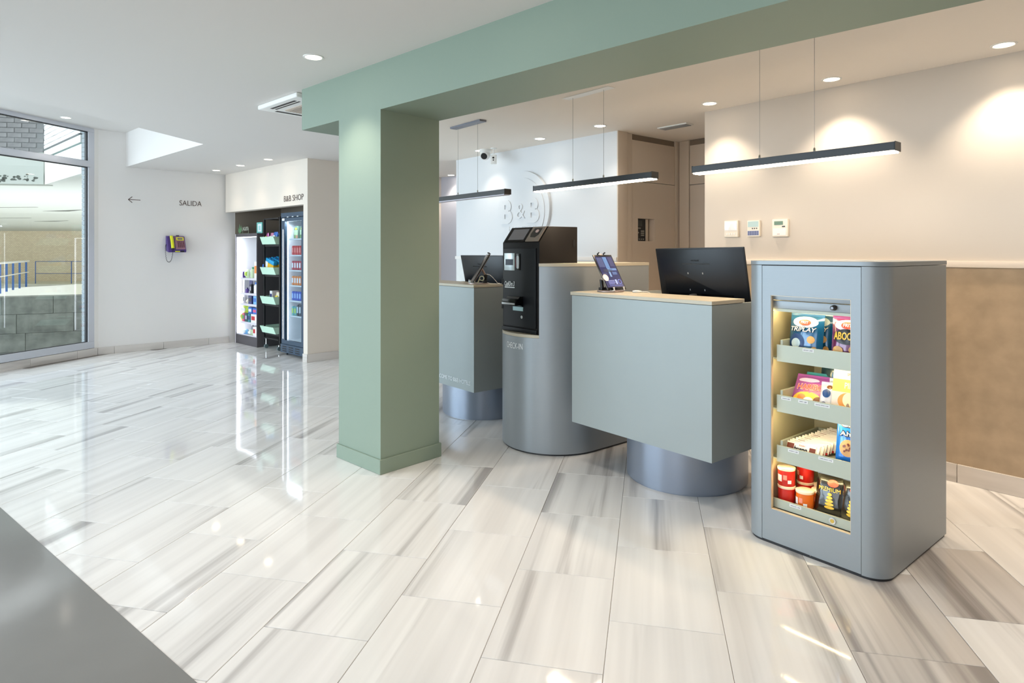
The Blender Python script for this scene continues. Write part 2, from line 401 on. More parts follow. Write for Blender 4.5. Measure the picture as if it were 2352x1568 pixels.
# ------------------------------------------------------------------ green column and beam
cb = struct('column', (-1.494, 4.46, 0), -43.14)
box('shaft', sage, cb, 0.486, 0.954, 0.0, 0.462, 0, 2.216)
MB().box(0.474, 0.966, -0.012, 0.474, 0, 0.09).build('baseboard', sage, cb, smooth=True, bevel=0.003, seg=1)
bm_ = struct('beam', (-1.494, 4.46, 0), -43.14)
box('beam_body', sage, bm_, 0.0, 9.5, 0.0, 0.462, 2.216, 2.51)

# ------------------------------------------------------------------ lamps
def downlight(x, y, z, label, warm=True, power=26, tilt=(0, 0), grp='recessed ceiling downlights', cone=104, r=0.045):
    t = thing('ceiling_downlight', label, 'light', (x, y, z), group=grp)
    MB().lathe([(r, 0.0), (r + 0.004, -0.004), (r + 0.014, -0.003), (r + 0.015, 0.0), (r, 0.0)], 28, capb=False, capt=False).build('trim_ring', whitep, t)
    MB().lathe([(r, -0.0022), (0.001, -0.0030)], 28).build('diffuser', lamp_warm if warm else lamp_neu, t)
    l = D.lights.new('downlight_lamp', 'SPOT'); l.energy = power; l.spot_size = R(cone); l.spot_blend = 0.75; l.shadow_soft_size = 0.03
    l.color = (1.0, 0.83, 0.64) if warm else (1.0, 0.90, 0.78)
    lo = D.objects.new('downlight_lamp', l); COL.objects.link(lo); lo.parent = t; lo.location = (0, 0, -0.035); lo.rotation_euler = (R(tilt[0]), R(tilt[1]), 0)
    return t
G1 = 'downlights along the reception wall'
downlight(2.63, 3.354, 2.456, 'largest warm downlight above the tan wall covering, beyond the kiosk', grp=G1, power=36)
downlight(2.047, 4.017, 2.456, 'warm downlight between the two long cords, above three wall controllers', grp=G1, power=36)
downlight(1.472, 4.67, 2.456, 'warm downlight by the outer corner of the wall with three controllers', grp=G1, power=30)
for x, y, lb in ((3.21, 2.69, 'unseen warm downlight, next one after the largest along the tan wall'), (3.79, 2.03, 'unseen warm downlight at the far end of the tan wall row')):
    downlight(x, y, 2.456, lb, grp='downlights outside the picture', power=64)  # unseen pair carrying on the row, added to brighten floor and ceiling
downlight(0.771, 5.494, 2.456, 'downlight behind the thin cords of the middle pendant bar', False, grp=G1, power=10)
downlight(0.272, 6.11, 2.456, 'downlight right above the top of the round wall emblem', False, grp=G1, power=10)
downlight(-0.351, 6.83, 2.456, 'downlight beside the two ceiling cameras', False, grp=G1, power=10)
downlight(-0.873, 8.98, 2.456, 'faint downlight in the corridor past the emblem wall', False, grp=G1, power=16)
G2 = 'downlights in the lobby ceiling'
for x, y, lb in ((-3.2, 2.6, 'unseen lobby downlight nearest the big window'), (-1.5, 2.3, 'unseen lobby downlight in front of the column, over the marble'), (-3.6, 0.6, 'unseen lobby downlight over the outer grey floor zone'), (-1.4, 0.3, 'unseen lobby downlight over the grey floor edge')):   # unseen lamps added to brighten the lobby floor, ceiling and walls
    downlight(x, y, 2.505, lb, False, grp='downlights outside the picture', power=22, cone=125)
downlight(-1.178, 3.72, 2.505, 'nearest lobby downlight, close in front of the green column', False, grp=G2, power=34)
downlight(-4.163, 8.83, 2.505, 'lobby downlight closest to the corner with the SALIDA wall', True, grp=G2, power=4.5)
downlight(-3.61, 8.34, 2.505, 'middle one of three small downlights over the shop niche', True, grp=G2, power=4.5)
downlight(-3.03, 7.80, 2.505, 'small downlight above the shop lettering', True, grp=G2, power=4.5)
downlight(-5.35, 7.52, 2.965, 'downlight in the raised ceiling by the big window', False, grp=G2, power=10)
for s, lb in ((2.157, 'unseen downlight washing the beam, first one past the column'), (3.6, 'unseen downlight washing the beam, second one past the column'), (5.05, 'unseen downlight washing the beam, third one past the column')):                     # the same row goes on out of the frame and washes the beam
    x, y = bx(s, -0.37)
    downlight(x, y, 2.505, lb, False, grp='downlights outside the picture', power=34)

def pendant(loc, L, label, on, cords, canopy=None):
    t = thing('pendant_bar_lamp', label, 'light', (loc[0], loc[1], 0), -50.5, 'linear black pendant lamps in a row')
    MB().box(0, L, 0, 0.07, 1.811, 1.85).build('housing', darkp, t, smooth=True, bevel=0.0015, seg=1)
    box('diffuser', bar_on if on else bar_off, t, 0.006, L - 0.006, 0.004, 0.066, 1.804, 1.811)
    box('end_cap', black, t, L, L + 0.003, 0.0, 0.07, 1.809, 1.852); box('end_cap', black, t, -0.003, 0, 0.0, 0.07, 1.809, 1.852)
    for c in cords:
        MB().cyl((c, 0.035, 1.86), (c, 0.035, 2.45), 0.0012, 6).build('cord', mat('steel_cord', (150, 146, 140), 0.4, metal=0.6), t)
        MB().lathe([(0.004, 1.85), (0.006, 1.853), (0.006, 1.868), (0.003, 1.874)], 12, (c, 0.035, 0)).build('cord_grip', chrome, t)
    m = sum(cords) / 2
    MB().box(m - 0.22, m + 0.22, 0.0, 0.07, 2.440 if not on else 2.452, 2.456).build('canopy', mat('grey_canopy_metal', (128, 130, 140), 0.45, metal=0.3) if not on else whitep, t, smooth=True, bevel=0.001, seg=1)
    return t
pendant((1.054, 3.67), 1.07, 'lit black pendant bar closest to the kiosk, over the big reception desk', True, (0.401, 0.694))
pendant((0.16, 4.76), 1.11, 'lit black pendant bar in the middle of the row, over the check-in counter', True, (0.39, 0.683))
pendant((-0.762, 5.81), 1.10, 'unlit black pendant bar hanging partly behind the green column', False, (0.41, 0.70))

# ------------------------------------------------------------------ ceiling fittings
ac = thing('ceiling_air_conditioner', 'white cassette air conditioner flush in the ceiling behind the end of the green beam', 'air conditioner', (-1.554, 4.52, 2.505), -43.14)
# local x runs back along the beam direction, y away
MB().prism([(-0.62, 0), (0, 0), (0, 0.62), (-0.62, 0.62)], -0.035, 0).build('panel', whitep, ac, smooth=True, bevel=0.012, seg=3)
g = MB().box(-0.47, -0.15, 0.15, 0.47, -0.042, -0.034); g.build('intake_grille', mat('taupe_grille', (176, 162, 148), 0.5), ac, smooth=True, bevel=0.003)
for k in range(12): box('grille_slat', mat('taupe_grille', (176, 162, 148), 0.5), ac, -0.455, -0.165, 0.162 + k * 0.025, 0.172 + k * 0.025, -0.046, -0.041)
for a in ((-0.50, -0.12, 0.045, 0.068), (-0.50, -0.12, 0.083, 0.098), (-0.50, -0.12, 0.535, 0.575), (-0.575, -0.535, 0.12, 0.50), (-0.085, -0.045, 0.12, 0.50)):
    box('air_slot', mat('dark_slot', (46, 42, 40), 0.6), ac, a[0], a[1], a[2], a[3], -0.0362, -0.033)
vt = thing('ceiling_vent', 'white slatted ceiling vent in front of the panelled recess', 'vent', (1.43, 5.5, 2.456), -49.5)
MB().box(-0.15, 0.15, -0.055, 0.055, -0.008, 0).build('frame', whitep, vt, smooth=True, bevel=0.003)
for k in range(6): MB().box(-0.135, 0.135, -0.042 + k * 0.0155, -0.034 + k * 0.0155, -0.014, -0.006).build('slat', mat('vent_slat_grey', (150, 146, 142), 0.5), vt, smooth=False)

dc = thing('dome_camera', 'white turret camera with a black lens under the ceiling, beside the emblem wall', 'camera', (-0.29, 6.76, 2.456), 0)
MB().lathe([(0.062, 0), (0.064, -0.02), (0.05, -0.035)], 28).build('base', whitep, dc)
q = Vector((-0.25, -0.9, -0.45)).normalized().to_track_quat('Z', 'Y').to_matrix().to_4x4()
MB().lathe([(0.02, -0.06), (0.045, -0.045), (0.055, -0.01), (0.05, 0.03), (0.042, 0.042)], 28, M=Matrix.Translation((0, 0, -0.058)) @ q).build('ball', whitep, dc)
MB().lathe([(0.036, 0.040), (0.034, 0.046), (0.004, 0.047)], 28, M=Matrix.Translation((0, 0, -0.058)) @ q).build('lens', blackg, dc)
bc = thing('box_camera', 'small white upright box camera with two black sensors on a short stem', 'camera', (-0.195, 6.66, 2.456), -8)
MB().lathe([(0.035, 0), (0.033, -0.008), (0.01, -0.012)], 20).build('base', whitep, bc)
MB().cyl((0, 0, -0.01), (0, 0, -0.075), 0.006, 10).build('stem', whitep, bc)
MB().box(-0.031, 0.031, -0.02, 0.02, -0.168, -0.072).build('body', whitep, bc, bevel=0.006)
MB().cyl((0, -0.0195, -0.105), (0, -0.0225, -0.105), 0.0105, 16).build('lens', blackg, bc)
MB().cyl((0, -0.0195, -0.130), (0, -0.0225, -0.130), 0.007, 16).build('sensor', blackg, bc)

# ------------------------------------------------------------------ round relief emblem
em = thing('wall_emblem', 'large round white relief emblem reading B&B on the white wall', 'sign', WL, WLr)
MB().cyl((-1.24, 0.001, 1.80), (-1.24, -0.032, 1.80), 0.402, 96).build('disc', whitel, em, bevel=0)
MB().cyl((-1.268, -0.030, 1.772), (-1.268, -0.040, 1.772), 0.366, 96).build('raised_face', whitel, em)
def letter(ch, x0, x1, z0, z1, heavy): text('raised_letter', ch, whitel, em, x0, -0.038, z0, x1 - x0, z1 - z0, 0.012, heavy, res=10)
letter('B', -1.562, -1.385, 1.655, 1.914, 0.035); letter('&', -1.321, -1.185, 1.703, 1.865, 0.0); letter('B', -1.150, -0.968, 1.655, 1.916, 0.035)
text('raised_letter', 'HOTELS', whitel, em, -1.445, -0.038, 1.575, 0.42, 0.05, 0.008, 0.0)

# ------------------------------------------------------------------ wall lettering
al = thing('arrow_sign', 'thin brown arrow lettering on the wall pointing towards the window', 'sign', WP, WPr)
MB().box(0.343, 0.489, -0.002, 0, 2.062, 2.070).box(0, 0.062, -0.002, 0, -0.004, 0.004, Matrix.Translation((0.343, 0, 2.066)) @ Matrix.Rotation(R(-40), 4, 'Y')).box(0, 0.062, -0.002, 0, -0.004, 0.004, Matrix.Translation((0.343, 0, 2.066)) @ Matrix.Rotation(R(40), 4, 'Y')).build('arrow', ink, al, smooth=False)
sg = thing('exit_lettering', 'thin brown wall lettering SALIDA above the telephone', 'sign', WP, WPr)
text('lettering', 'SALIDA', ink, sg, 0.979, -0.002, 2.020, 0.296, 0.072, 0.002, -0.008)
sg = thing('shop_lettering', 'thin brown lettering B&B SHOP over the niche opening', 'sign', WS, WSr)
text('lettering', 'B&B SHOP', ink, sg, 1.812, -0.002, 2.001, 0.50, 0.074, 0.002, -0.008)

# ------------------------------------------------------------------ telephone
ph = thing('wall_telephone', 'purple wall payphone with a yellow handset and coiled cord', 'telephone', (WP[0] + 0.7254 * 0.915, WP[1] + 0.6884 * 0.915, 0), WPr)
purple = mat('purple_plastic', (72, 48, 120), 0.35); lilac = mat('mauve_face_plate', (146, 104, 124), 0.4); yel = mat('yellow_plastic', (216, 216, 30), 0.35)
sidep = [(0, 1.372), (-0.14, 1.350), (-0.145, 1.38), (-0.06, 1.575), (0, 1.585)]
Mx = Matrix(((0, 0, 1, 0), (1, 0, 0, 0), (0, 1, 0, 0), (0, 0, 0, 1)))
MB().prism(sidep, -0.115, 0.115, Mx).build('body', purple, ph, bevel=0.006)
def slope(u, v, off): # point on the sloping face; u across, v 0..1 up the slope
    a = Vector((0, -0.145, 1.38)); b_ = Vector((0, -0.06, 1.575)); n = Vector((0, -0.917, 0.400))
    p = a.lerp(b_, v) + n * off; p.x = u; return p
def slab(m, name, u0, u1, v0, v1, o0, o1, par=ph, label=None):
    mb = MB(); P = [slope(u, v, o) for o in (o0, o1) for u, v in ((u0, v0), (u1, v0), (u1, v1), (u0, v1))]
    vv = [mb.bm.verts.new(p) for p in P]
    for f in ((3,2,1,0),(4,5,6,7),(0,1,5,4),(1,2,6,5),(2,3,7,6),(3,0,4,7)): mb.bm.faces.new([vv[i] for i in f])
    return mb.build(name, m, par, label, smooth=False)
slab(lilac, 'face_plate', -0.02, 0.106, 0.06, 0.97, 0.0, 0.003)
slab(yel, 'display_bezel', 0.0, 0.095, 0.70, 0.92, 0.003, 0.008); slab(mat('grey_display', (120, 112, 122), 0.2), 'display', 0.015, 0.08, 0.75, 0.87, 0.008, 0.0095)
keym = mat('dark_red_keys', (92, 40, 52), 0.4)
for i in range(4):
    for j in range(4): slab(keym, 'key', 0.012 + i * 0.023, 0.026 + i * 0.023, 0.20 + j * 0.115, 0.275 + j * 0.115, 0.003, 0.007)
hs = MB(); hs.tube([slope(-0.062, v, 0.016 + 0.014 * math.sin(math.pi * v)) for v in [i / 8 * 0.86 + 0.1 for i in range(9)]], 0.021, 12); hs.build('handset', yel, ph)
MB().tube([slope(-0.062, 0.12, 0.012), slope(-0.062, 0.03, 0.010)], 0.018, 12).build('handset_end', darkp, ph)
MB().box(-0.03, 0.03, -0.152, -0.142, 1.358, 1.370).build('name_strip', yel, ph, smooth=False)
MB().box(0.045, 0.085, -0.150, -0.14, 1.354, 1.374).build('coin_return', black, ph, smooth=False)
MB().cyl((0.03, -0.03, 1.582), (0.03, -0.03, 1.592), 0.02, 16).build('lock', black, ph)
pts = [Vector((-0.062, -0.15, 1.39)), Vector((-0.062, -0.14, 1.33)), Vector((-0.072, -0.12, 1.25)), Vector((-0.092, -0.10, 1.215)), Vector((-0.118, -0.08, 1.235)), Vector((-0.128, -0.06, 1.32)), Vector((-0.128, -0.05, 1.42)), Vector((-0.120, -0.045, 1.46))]
def smoothpath(p, n):
    out = []
    for i in range(len(p) - 1):
        a, b_, c, d = p[max(i-1, 0)], p[i], p[i+1], p[min(i+2, len(p)-1)]
        for k in range(n):
            t = k / n; out.append(0.5 * ((2 * b_) + (c - a) * t + (2 * a - 5 * b_ + 4 * c - d) * t * t + (3 * b_ - a - 3 * c + d) * t ** 3))
    return out + [p[-1]]
sp = smoothpath(pts, 16); co = []
for i, p in enumerate(sp):
    t = (sp[min(i+1, len(sp)-1)] - sp[max(i-1, 0)]).normalized(); a = t.cross(Vector((0, 1, 0.1))).normalized(); b_ = t.cross(a); th = i * 1.5
    co.append(p + (a * math.cos(th) + b_ * math.sin(th)) * 0.005)
MB().tube(co, 0.0026, 5).build('coiled_cord', black, ph)

# ------------------------------------------------------------------ wall controllers
def wallbox(name, label, u0, u1, z0, z1):
    t = thing(name, label, 'controller', (WR[0] + 0.6486 * (u0 + u1) / 2, WR[1] - 0.7611 * (u0 + u1) / 2, (z0 + z1) / 2), WRr)
    w_, h_ = (u1 - u0) / 2, (z1 - z0) / 2
    MB().box(-w_, w_, -0.024, 0, -h_, h_).build('case', cream, t, bevel=0.004)
    return t, w_, h_
t, a, b_ = wallbox('wall_controller', 'glossy white wall control unit nearest the corner of the wall', -1.442, -1.33, 1.463, 1.588)
MB().box(-a + 0.006, a - 0.006, -0.028, -0.023, -0.012, b_ - 0.006).build('glossy_cover', mat('gloss_white', (250, 250, 252), 0.05, coat=1), t, bevel=0.001)
for k in range(4): MB().cyl((-0.03 + k * 0.02, -0.024, -0.038), (-0.03 + k * 0.02, -0.028, -0.038), 0.006, 12).build('button', whitep, t)
t, a, b_ = wallbox('alarm_keypad', 'white alarm keypad with blue number keys, middle one of three', -1.254, -1.158, 1.463, 1.582)
box('display', mat('pale_cyan_display', (188, 214, 216), 0.1), t, -a + 0.006, a - 0.008, -0.0255, -0.023, 0.012, b_ - 0.006)
box('keypad_field', mat('slate_key_field', (150, 158, 190), 0.4), t, -a + 0.004, a - 0.004, -0.0255, -0.023, -b_ + 0.010, -0.016)
for i in range(6):
    for j in range(3): box('key', mat('navy_key', (70, 80, 124), 0.4), t, -a + 0.008 + i * 0.014, -a + 0.017 + i * 0.014, -0.027, -0.025, -b_ + 0.013 + j * 0.010, -b_ + 0.020 + j * 0.010)
for k in range(3): MB().cyl((-0.005 + k * 0.016, -0.023, 0.001), (-0.005 + k * 0.016, -0.027, 0.001), 0.0045, 12).build('button', darkp, t)
t, a, b_ = wallbox('thermostat', 'cream thermostat with a green display, third along the wall', -1.062, -0.948, 1.459, 1.584)
box('display', mat('green_lcd', (98, 128, 104), 0.2), t, -a + 0.016, a - 0.034, -0.0255, -0.023, 0.022, b_ - 0.014)
box('slider', darkp, t, a - 0.040, a - 0.018, -0.027, -0.023, 0.006, 0.014)
box('cover_flap', whitep, t, -a + 0.006, a - 0.012, -0.0255, -0.023, -b_ + 0.010, -0.002)
box('name_print', mat('reddish_print', (170, 110, 110), 0.6), t, -0.02, 0.0, -0.0258, -0.025, -b_ + 0.018, -b_ + 0.021)
fp = thing('fire_alarm_panel', 'black fire alarm panel set in the cut-out of the taupe panelling', 'panel', WL, 39)
box('case', blackg, fp, 0.30, 0.47, 0.055, 0.095, 1.457, 1.667)
box('display', mat('dim_display', (52, 56, 52), 0.1), fp, 0.31, 0.42, 0.053, 0.056, 1.60, 1.655)
for i in range(3):
    for j in range(3): box('key', mat('grey_key', (150, 148, 140), 0.4), fp, 0.40 + i * 0.018, 0.413 + i * 0.018, 0.052, 0.056, 1.505 + j * 0.02, 1.519 + j * 0.02)
for i in range(5): box('indicator', mat('grey_key', (150, 148, 140), 0.4), fp, 0.31 + i * 0.03, 0.328 + i * 0.03, 0.053, 0.056, 1.470, 1.480)
for a in ((0.335, 0.355, 1.515, 1.53), (0.318, 0.333, 1.53, 1.545), (0.357, 0.372, 1.53, 1.545), (0.335, 0.355, 1.545, 1.56), (0.31, 0.40, 1.575, 1.585)): box('indicator', mat('grey_key', (150, 148, 140), 0.4), fp, a[0], a[1], 0.053, 0.056, a[2], a[3])
box('side_strip', taupe, fp, 0.472, 0.505, 0.05, 0.09, 1.457, 1.667); box('side_gap', taupe2, fp, 0.507, 0.543, 0.07, 0.095, 1.457, 1.667)

# ------------------------------------------------------------------ reception desks
def desk(loc, rz, label):
    t = thing('reception_desk', label, 'desk', (loc[0], loc[1], 0), rz, 'identical reception desks with a cylindrical foot')
    MB().lathe([(0.345, 0.0), (0.345, 0.008), (0.353, 0.009), (0.353, 0.29)], 72, (-0.481, 0.456, 0)).build('cylinder_base', steel_b, t)
    box('front_panel', deskm, t, -1.0, 0.0, 0.0, 0.019, 0.29, 1.079)
    box('side_panel', deskm, t, -0.019, -0.0004, 0.0195, 0.86, 0.29, 1.079); box('side_panel', deskm, t, -0.9996, -0.981, 0.0195, 0.86, 0.29, 1.079)
    box('bottom_panel', deskm, t, -0.981, -0.019, 0.0195, 0.86, 0.2902, 0.31)
    box('back_panel', deskm, t, -0.981, -0.019, 0.36, 0.38, 0.31, 0.73)
    box('worktop', desktop, t, -0.981, -0.019, 0.32, 0.86, 0.73, 0.755)
    MB().box(-1.012, 0.002, -0.003, 0.296, 1.0815, 1.101).build('desk_top', desktop, t, smooth=True, bevel=0.001, seg=1)
    MB().box(-0.98, -0.02, 0.02, 0.29, 1.0785, 1.0816).build('shadow_gap', darkp, t, smooth=False)
    return t
DK = (1.0007, 3.14); DKr = -51.27
desk(DK, DKr, 'big pale green-grey reception desk beside the snack kiosk, on a round metal foot')
DK2 = (-0.287, 4.72); DK2r = -50.5
d2 = desk(DK2, DK2r, 'rear reception desk half hidden by the green column, lettered near its lower edge')
text('lettering', 'WELCOME TO B&B HOTELS', inkw, d2, -0.557, -0.001, 0.338, 0.515, 0.030, 0.001, -0.006)

# check-in counter with a rounded front
CC = (0.308, 4.516); CCr = -51.0; RR = 0.377
cc = thing('checkin_counter', 'rounded metal check-in counter holding the black cash machine', 'counter', (CC[0], CC[1], 0), CCr)
def stad(r, back=0.587, u0=None, side=None, n=48):
    pts = [(r * math.sin(R(a)), -r * math.cos(R(a))) for a in [-90 + 180 * i / n for i in range(n + 1)]]
    if side == 'right':
        u = u0; v = -math.sqrt(r * r - u * u)
        pts = [(u, v)] + [p for p in pts if p[0] > u + 1e-4]
        return pts + [(r, back), (u, back)]
    if side == 'left':
        u = u0; v = -math.sqrt(r * r - u * u)
        pts = [p for p in pts if p[0] < u - 1e-4] + [(u, v)]
        return pts + [(u, back), (-r, back)]
    return pts + [(r, back), (-r, back)]
MB().prism(stad(RR - 0.008), 0, 0.012).build('plinth', darkp, cc)
MB().prism(stad(RR), 0.012, 0.7755).build('body', steel, cc)
MB().prism(stad(RR, 0.0365, 0.1935, 'left'), 0.7765, 0.796).build('ledge', desktop, cc)
MB().prism(stad(RR, 0.587, 0.1945, 'right'), 0.7757, 1.2525).build('tall_body', steel, cc)
box('back_body', steel, cc, -RR, 0.1943, 0.038, 0.587, 0.7757, 1.2525)
pts = [(0.1945, -math.sqrt((RR + .002) ** 2 - 0.1945 ** 2))] + [p for p in stad(RR + .002, 0.589) if p[0] > 0.1946 and p[1] < 0.588] + [(RR + .002, 0.589), (-RR - .002, 0.589), (-RR - .002, 0.04), (0.1945, 0.04)]
MB().prism(pts, 1.2535, 1.2735).build('counter_top', desktop, cc)
def wrapc(v):
    ph_ = v.x / RR; rr = RR + 0.0012 - v.y * 0 + (0.0 if v.y > -0.0005 else 0.0006)
    return Vector((rr * math.sin(ph_), -rr * math.cos(ph_), v.z))
text('lettering', 'CHECK-IN', inkw, cc, -0.092, 0, 0.692, 0.172, 0.040, 0.001, -0.006, warp=wrapc)

# cash machine
cm = thing('cash_machine', 'tall black self-service cash machine standing on the check-in counter ledge', 'cash machine', (CC[0], CC[1], 0), CCr)
U0, U1, V0, V1 = -0.2, 0.1925, -0.324, 0.0365
Mu = Matrix(((0, 0, 1, 0), (1, 0, 0, 0), (0, 1, 0, 0), (0, 0, 0, 1)))
blkm = mat('black_machine_steel', (17, 14, 13), 0.5, spec=0.2); blkf = mat('black_machine_front', (11, 13, 18), 0.4, spec=0.3)
MB().prism([(V0 + 0.006, 0.7965), (V0 + 0.006, 1.415), (V0 + 0.089, 1.523), (V1, 1.525), (V1, 0.7965)], U0, U1, Mu).build('housing', blkm, cm, bevel=0.003)
MB().box(U0 + 0.012, U1 - 0.028, V0 - 0.002, V0 + 0.008, 0.835, 1.375).build('front_door', blkf, cm, bevel=0.003)
MB().box(U0, U1 - 0.02, V0 - 0.004, V0 + 0.008, 0.800, 0.826).build('drip_edge', blkf, cm, bevel=0.003)
for z in (1.12, 0.95): box('hinge', blkm, cm, U0 - 0.003, U0 + 0.012, V0 - 0.004, V0 + 0.01, z, z + 0.04)
fy = V0 - 0.002
MB().box(U0 + 0.03, U0 + 0.145, fy - 0.003, fy, 1.222, 1.342).build('silver_bezel', mat('brushed_silver_plate', (210, 222, 226), 0.25, metal=0.6), cm, bevel=0.002)
box('screen', mat('dark_blue_screen', (10, 30, 52), 0.35), cm, U0 + 0.045, U0 + 0.128, fy - 0.0045, fy - 0.002, 1.258, 1.300)
MB().box(U0 + 0.163, U0 + 0.205, fy - 0.004, fy, 1.225, 1.338).build('card_slot', blackg, cm, bevel=0.002)
MB().prism([(0.172, 1.240), (0.178, 1.235), (0.190, 1.235), (0.196, 1.240), (0.198, 1.285), (0.196, 1.318), (0.190, 1.325), (0.178, 1.325), (0.172, 1.318), (0.170, 1.285)], 0, 0.004, Matrix(((1, 0, 0, U0), (0, 0, -1, fy - 0.004), (0, 1, 0, 0), (0, 0, 0, 1)))).build('slot_guide', mat('grey_slot_metal', (150, 152, 152), 0.3, metal=0.5), cm)
box('red_light', mat('dim_red_strip', (130, 30, 34), 0.3), cm, U0 + 0.154, U0 + 0.157, fy - 0.002, fy, 1.245, 1.315)
text('lettering', 'CashDro 3', inkw, cm, U0 + 0.034, fy - 0.0012, 1.112, 0.108, 0.034, 0.001, 0.012, shear=0.25)
box('underline', inkw, cm, U0 + 0.034, U0 + 0.142, fy - 0.0015, fy, 1.100, 1.107)
co_ = MB().box(U0 + 0.095, U0 + 0.235, fy - 0.075, fy, 0.985, 1.03); co_.prism([(fy, 1.045), (fy - 0.03, 1.045), (fy - 0.075, 1.0), (fy, 0.975)], U0 + 0.10, U0 + 0.235, Mu); co_.build('cash_tray', blackg, cm, bevel=0.002)
box('tray_edge', mat('silver_edge', (190, 192, 194), 0.25, metal=0.7), cm, U0 + 0.095, U0 + 0.235, fy - 0.078, fy - 0.074, 0.992, 1.004)
box('silver_label', mat('holographic_label', (150, 176, 178), 0.25, metal=0.5), cm, U0 + 0.125, U0 + 0.235, fy - 0.002, fy, 0.945, 0.973)
MB().cyl((U0 + 0.225, fy, 0.905), (U0 + 0.225, fy - 0.006, 0.905), 0.011, 20).build('lock', chrome, cm)
# sloping control face
def sl(u, t, off):
    a = Vector((0, V0 + 0.006, 1.415)); b2 = Vector((0, V0 + 0.089, 1.523)); n = Vector((0, -0.793, 0.609)); p = a.lerp(b2, t) + n * off; p.x = u; return p
def sslab(m, name, pts_, o0, o1, smooth=False):
    mb = MB(); P = [mb.bm.verts.new(sl(u, t, o0)) for u, t in pts_]; Q = [mb.bm.verts.new(sl(u, t, o1)) for u, t in pts_]; n = len(P)
    mb.bm.faces.new(P[::-1]); mb.bm.faces.new(Q)
    for i in range(n): mb.bm.faces.new((P[i], P[(i+1) % n], Q[(i+1) % n], Q[i]))
    return mb.build(name, m, cm, smooth=smooth)
sslab(blkm, 'screen_surround', [(U0 + 0.02, 0.06), (U0 + 0.235, 0.06), (U0 + 0.235, 0.97), (U0 + 0.02, 0.97)], 0.0, 0.003)
sslab(mat('touch_screen_glass', (86, 86, 96), 0.12, coat=1), 'touch_screen', [(U0 + 0.045, 0.16), (U0 + 0.215, 0.16), (U0 + 0.215, 0.86), (U0 + 0.045, 0.86)], 0.003, 0.004)
gm = mat('warm_grey_moulding', (132, 120, 108), 0.4)
sslab(gm, 'coin_moulding', [(U0 + 0.245, 0.05), (U0 + 0.378, 0.05), (U0 + 0.378, 0.96), (U0 + 0.245, 0.96)], 0.0, 0.007)
sslab(blackg, 'coin_well', [(U0 + 0.275, 0.30), (U0 + 0.325, 0.27), (U0 + 0.350, 0.45), (U0 + 0.352, 0.86), (U0 + 0.275, 0.86), (U0 + 0.265, 0.5)], 0.007, 0.0082)
sslab(mat('pink_coin_wheel', (206, 178, 170), 0.4), 'coin_wheel', [(U0 + 0.318 + 0.016 * math.cos(a * math.pi / 8), 0.66 + 0.10 * math.sin(a * math.pi / 8)) for a in range(16)], 0.0082, 0.011)
MB().prism([(V1 - 0.034 + 0.009 * math.cos(R(a)), (1.428 if a < 180 else 1.392) + 0.009 * math.sin(R(a))) for a in range(0, 360, 20)], U1, U1 + 0.0015, Mu).build('cable_hole', blackg, cm)

# ------------------------------------------------------------------ monitors, tablets
def monitor(loc, rz, zt, label, roll=0.0, lean=12):
    """back of the screen faces -Y; top edge of the panel at height zt, panel 0.60 wide"""
    t = thing('computer_monitor', label, 'monitor', (loc[0], loc[1], 0.755), rz)
    h = 0.352
    M = Matrix.Translation((0, 0, zt - 0.755)) @ Matrix.Rotation(R(roll), 4, 'Y') @ Matrix.Rotation(R(lean), 4, 'X')
    MB().box(-0.30, 0.30, 0.0, 0.012, -h, 0, M).build('screen_frame', blk_mono, t, smooth=True, bevel=0.004)
    MB().box(-0.29, 0.29, 0.012, 0.0135, -h + 0.02, -0.01, M).build('screen', blackg, t, smooth=False)
    # tapered back shell
    mb = MB(); P = [(-0.297, 0.0, -h + 0.003), (0.297, 0.0, -h + 0.003), (0.297, 0.0, -0.003), (-0.297, 0.0, -0.003)]; Q = [(-0.235, -0.030, -h + 0.05), (0.235, -0.030, -h + 0.05), (0.235, -0.030, -0.10), (-0.235, -0.030, -0.10)]
    a = [mb.bm.verts.new(M @ Vector(p)) for p in P]; b2 = [mb.bm.verts.new(M @ Vector(p)) for p in Q]
    mb.bm.faces.new(a); mb.bm.faces.new(b2)
    for i in range(4): mb.bm.faces.new((a[i], a[(i+1) % 4], b2[(i+1) % 4], b2[i]))
    mb.build('back_shell', blk_mono, t, bevel=0.006)
    def on(name, m, x0, x1, z0, z1, o=0.0):
        yy = lambda z: -0.0305 if z < -0.10 else -0.0305 * (z / -0.10) - 0.0005
        mb = MB(); zz = [z0, z1]
        return MB().box(x0, x1, min(yy(z0), yy(z1)) - 0.0012 - o, max(yy(z0), yy(z1)), z0, z1, M).build(name, m, t, smooth=False)
    on('vent_slot', blackg, -0.10, 0.09, -0.092, -0.087)
    for sx in (-0.06, 0.04):
        for sz in (-0.145, -0.245): on('mount_screw', mat('screw_metal', (190, 190, 190), 0.3, metal=0.8), sx - 0.003, sx + 0.003, sz - 0.005, sz + 0.005)
    me = text_mesh('PHILIPS', 0.052, 0.010, 0.0006, 0.01)
    for v in me.vertices: v.co = M @ Vector((v.co.x - 0.035, v.co.y - 0.0245, v.co.z - 0.075))
    me.materials.append(mat('dark_print', (8, 9, 12), 0.4)); obj('lettering', me, t)
    on('port_panel', blackg, -0.22, 0.22, -h + 0.055, -h + 0.085)
    on('rating_label', mat('silver_print', (110, 124, 132), 0.5), 0.075, 0.125, -h + 0.060, -h + 0.070, 0.001)
    MB().cyl((0, -0.035, zt - 0.755 - 0.27), (0, 0.02, 0.02), 0.022, 16).build('stand_arm', darkp, t)
    MB().lathe([(0.12, 0), (0.12, 0.010), (0.02, 0.022)], 32, (0, 0.03, 0.0)).build('stand_foot', darkp, t)
    return t
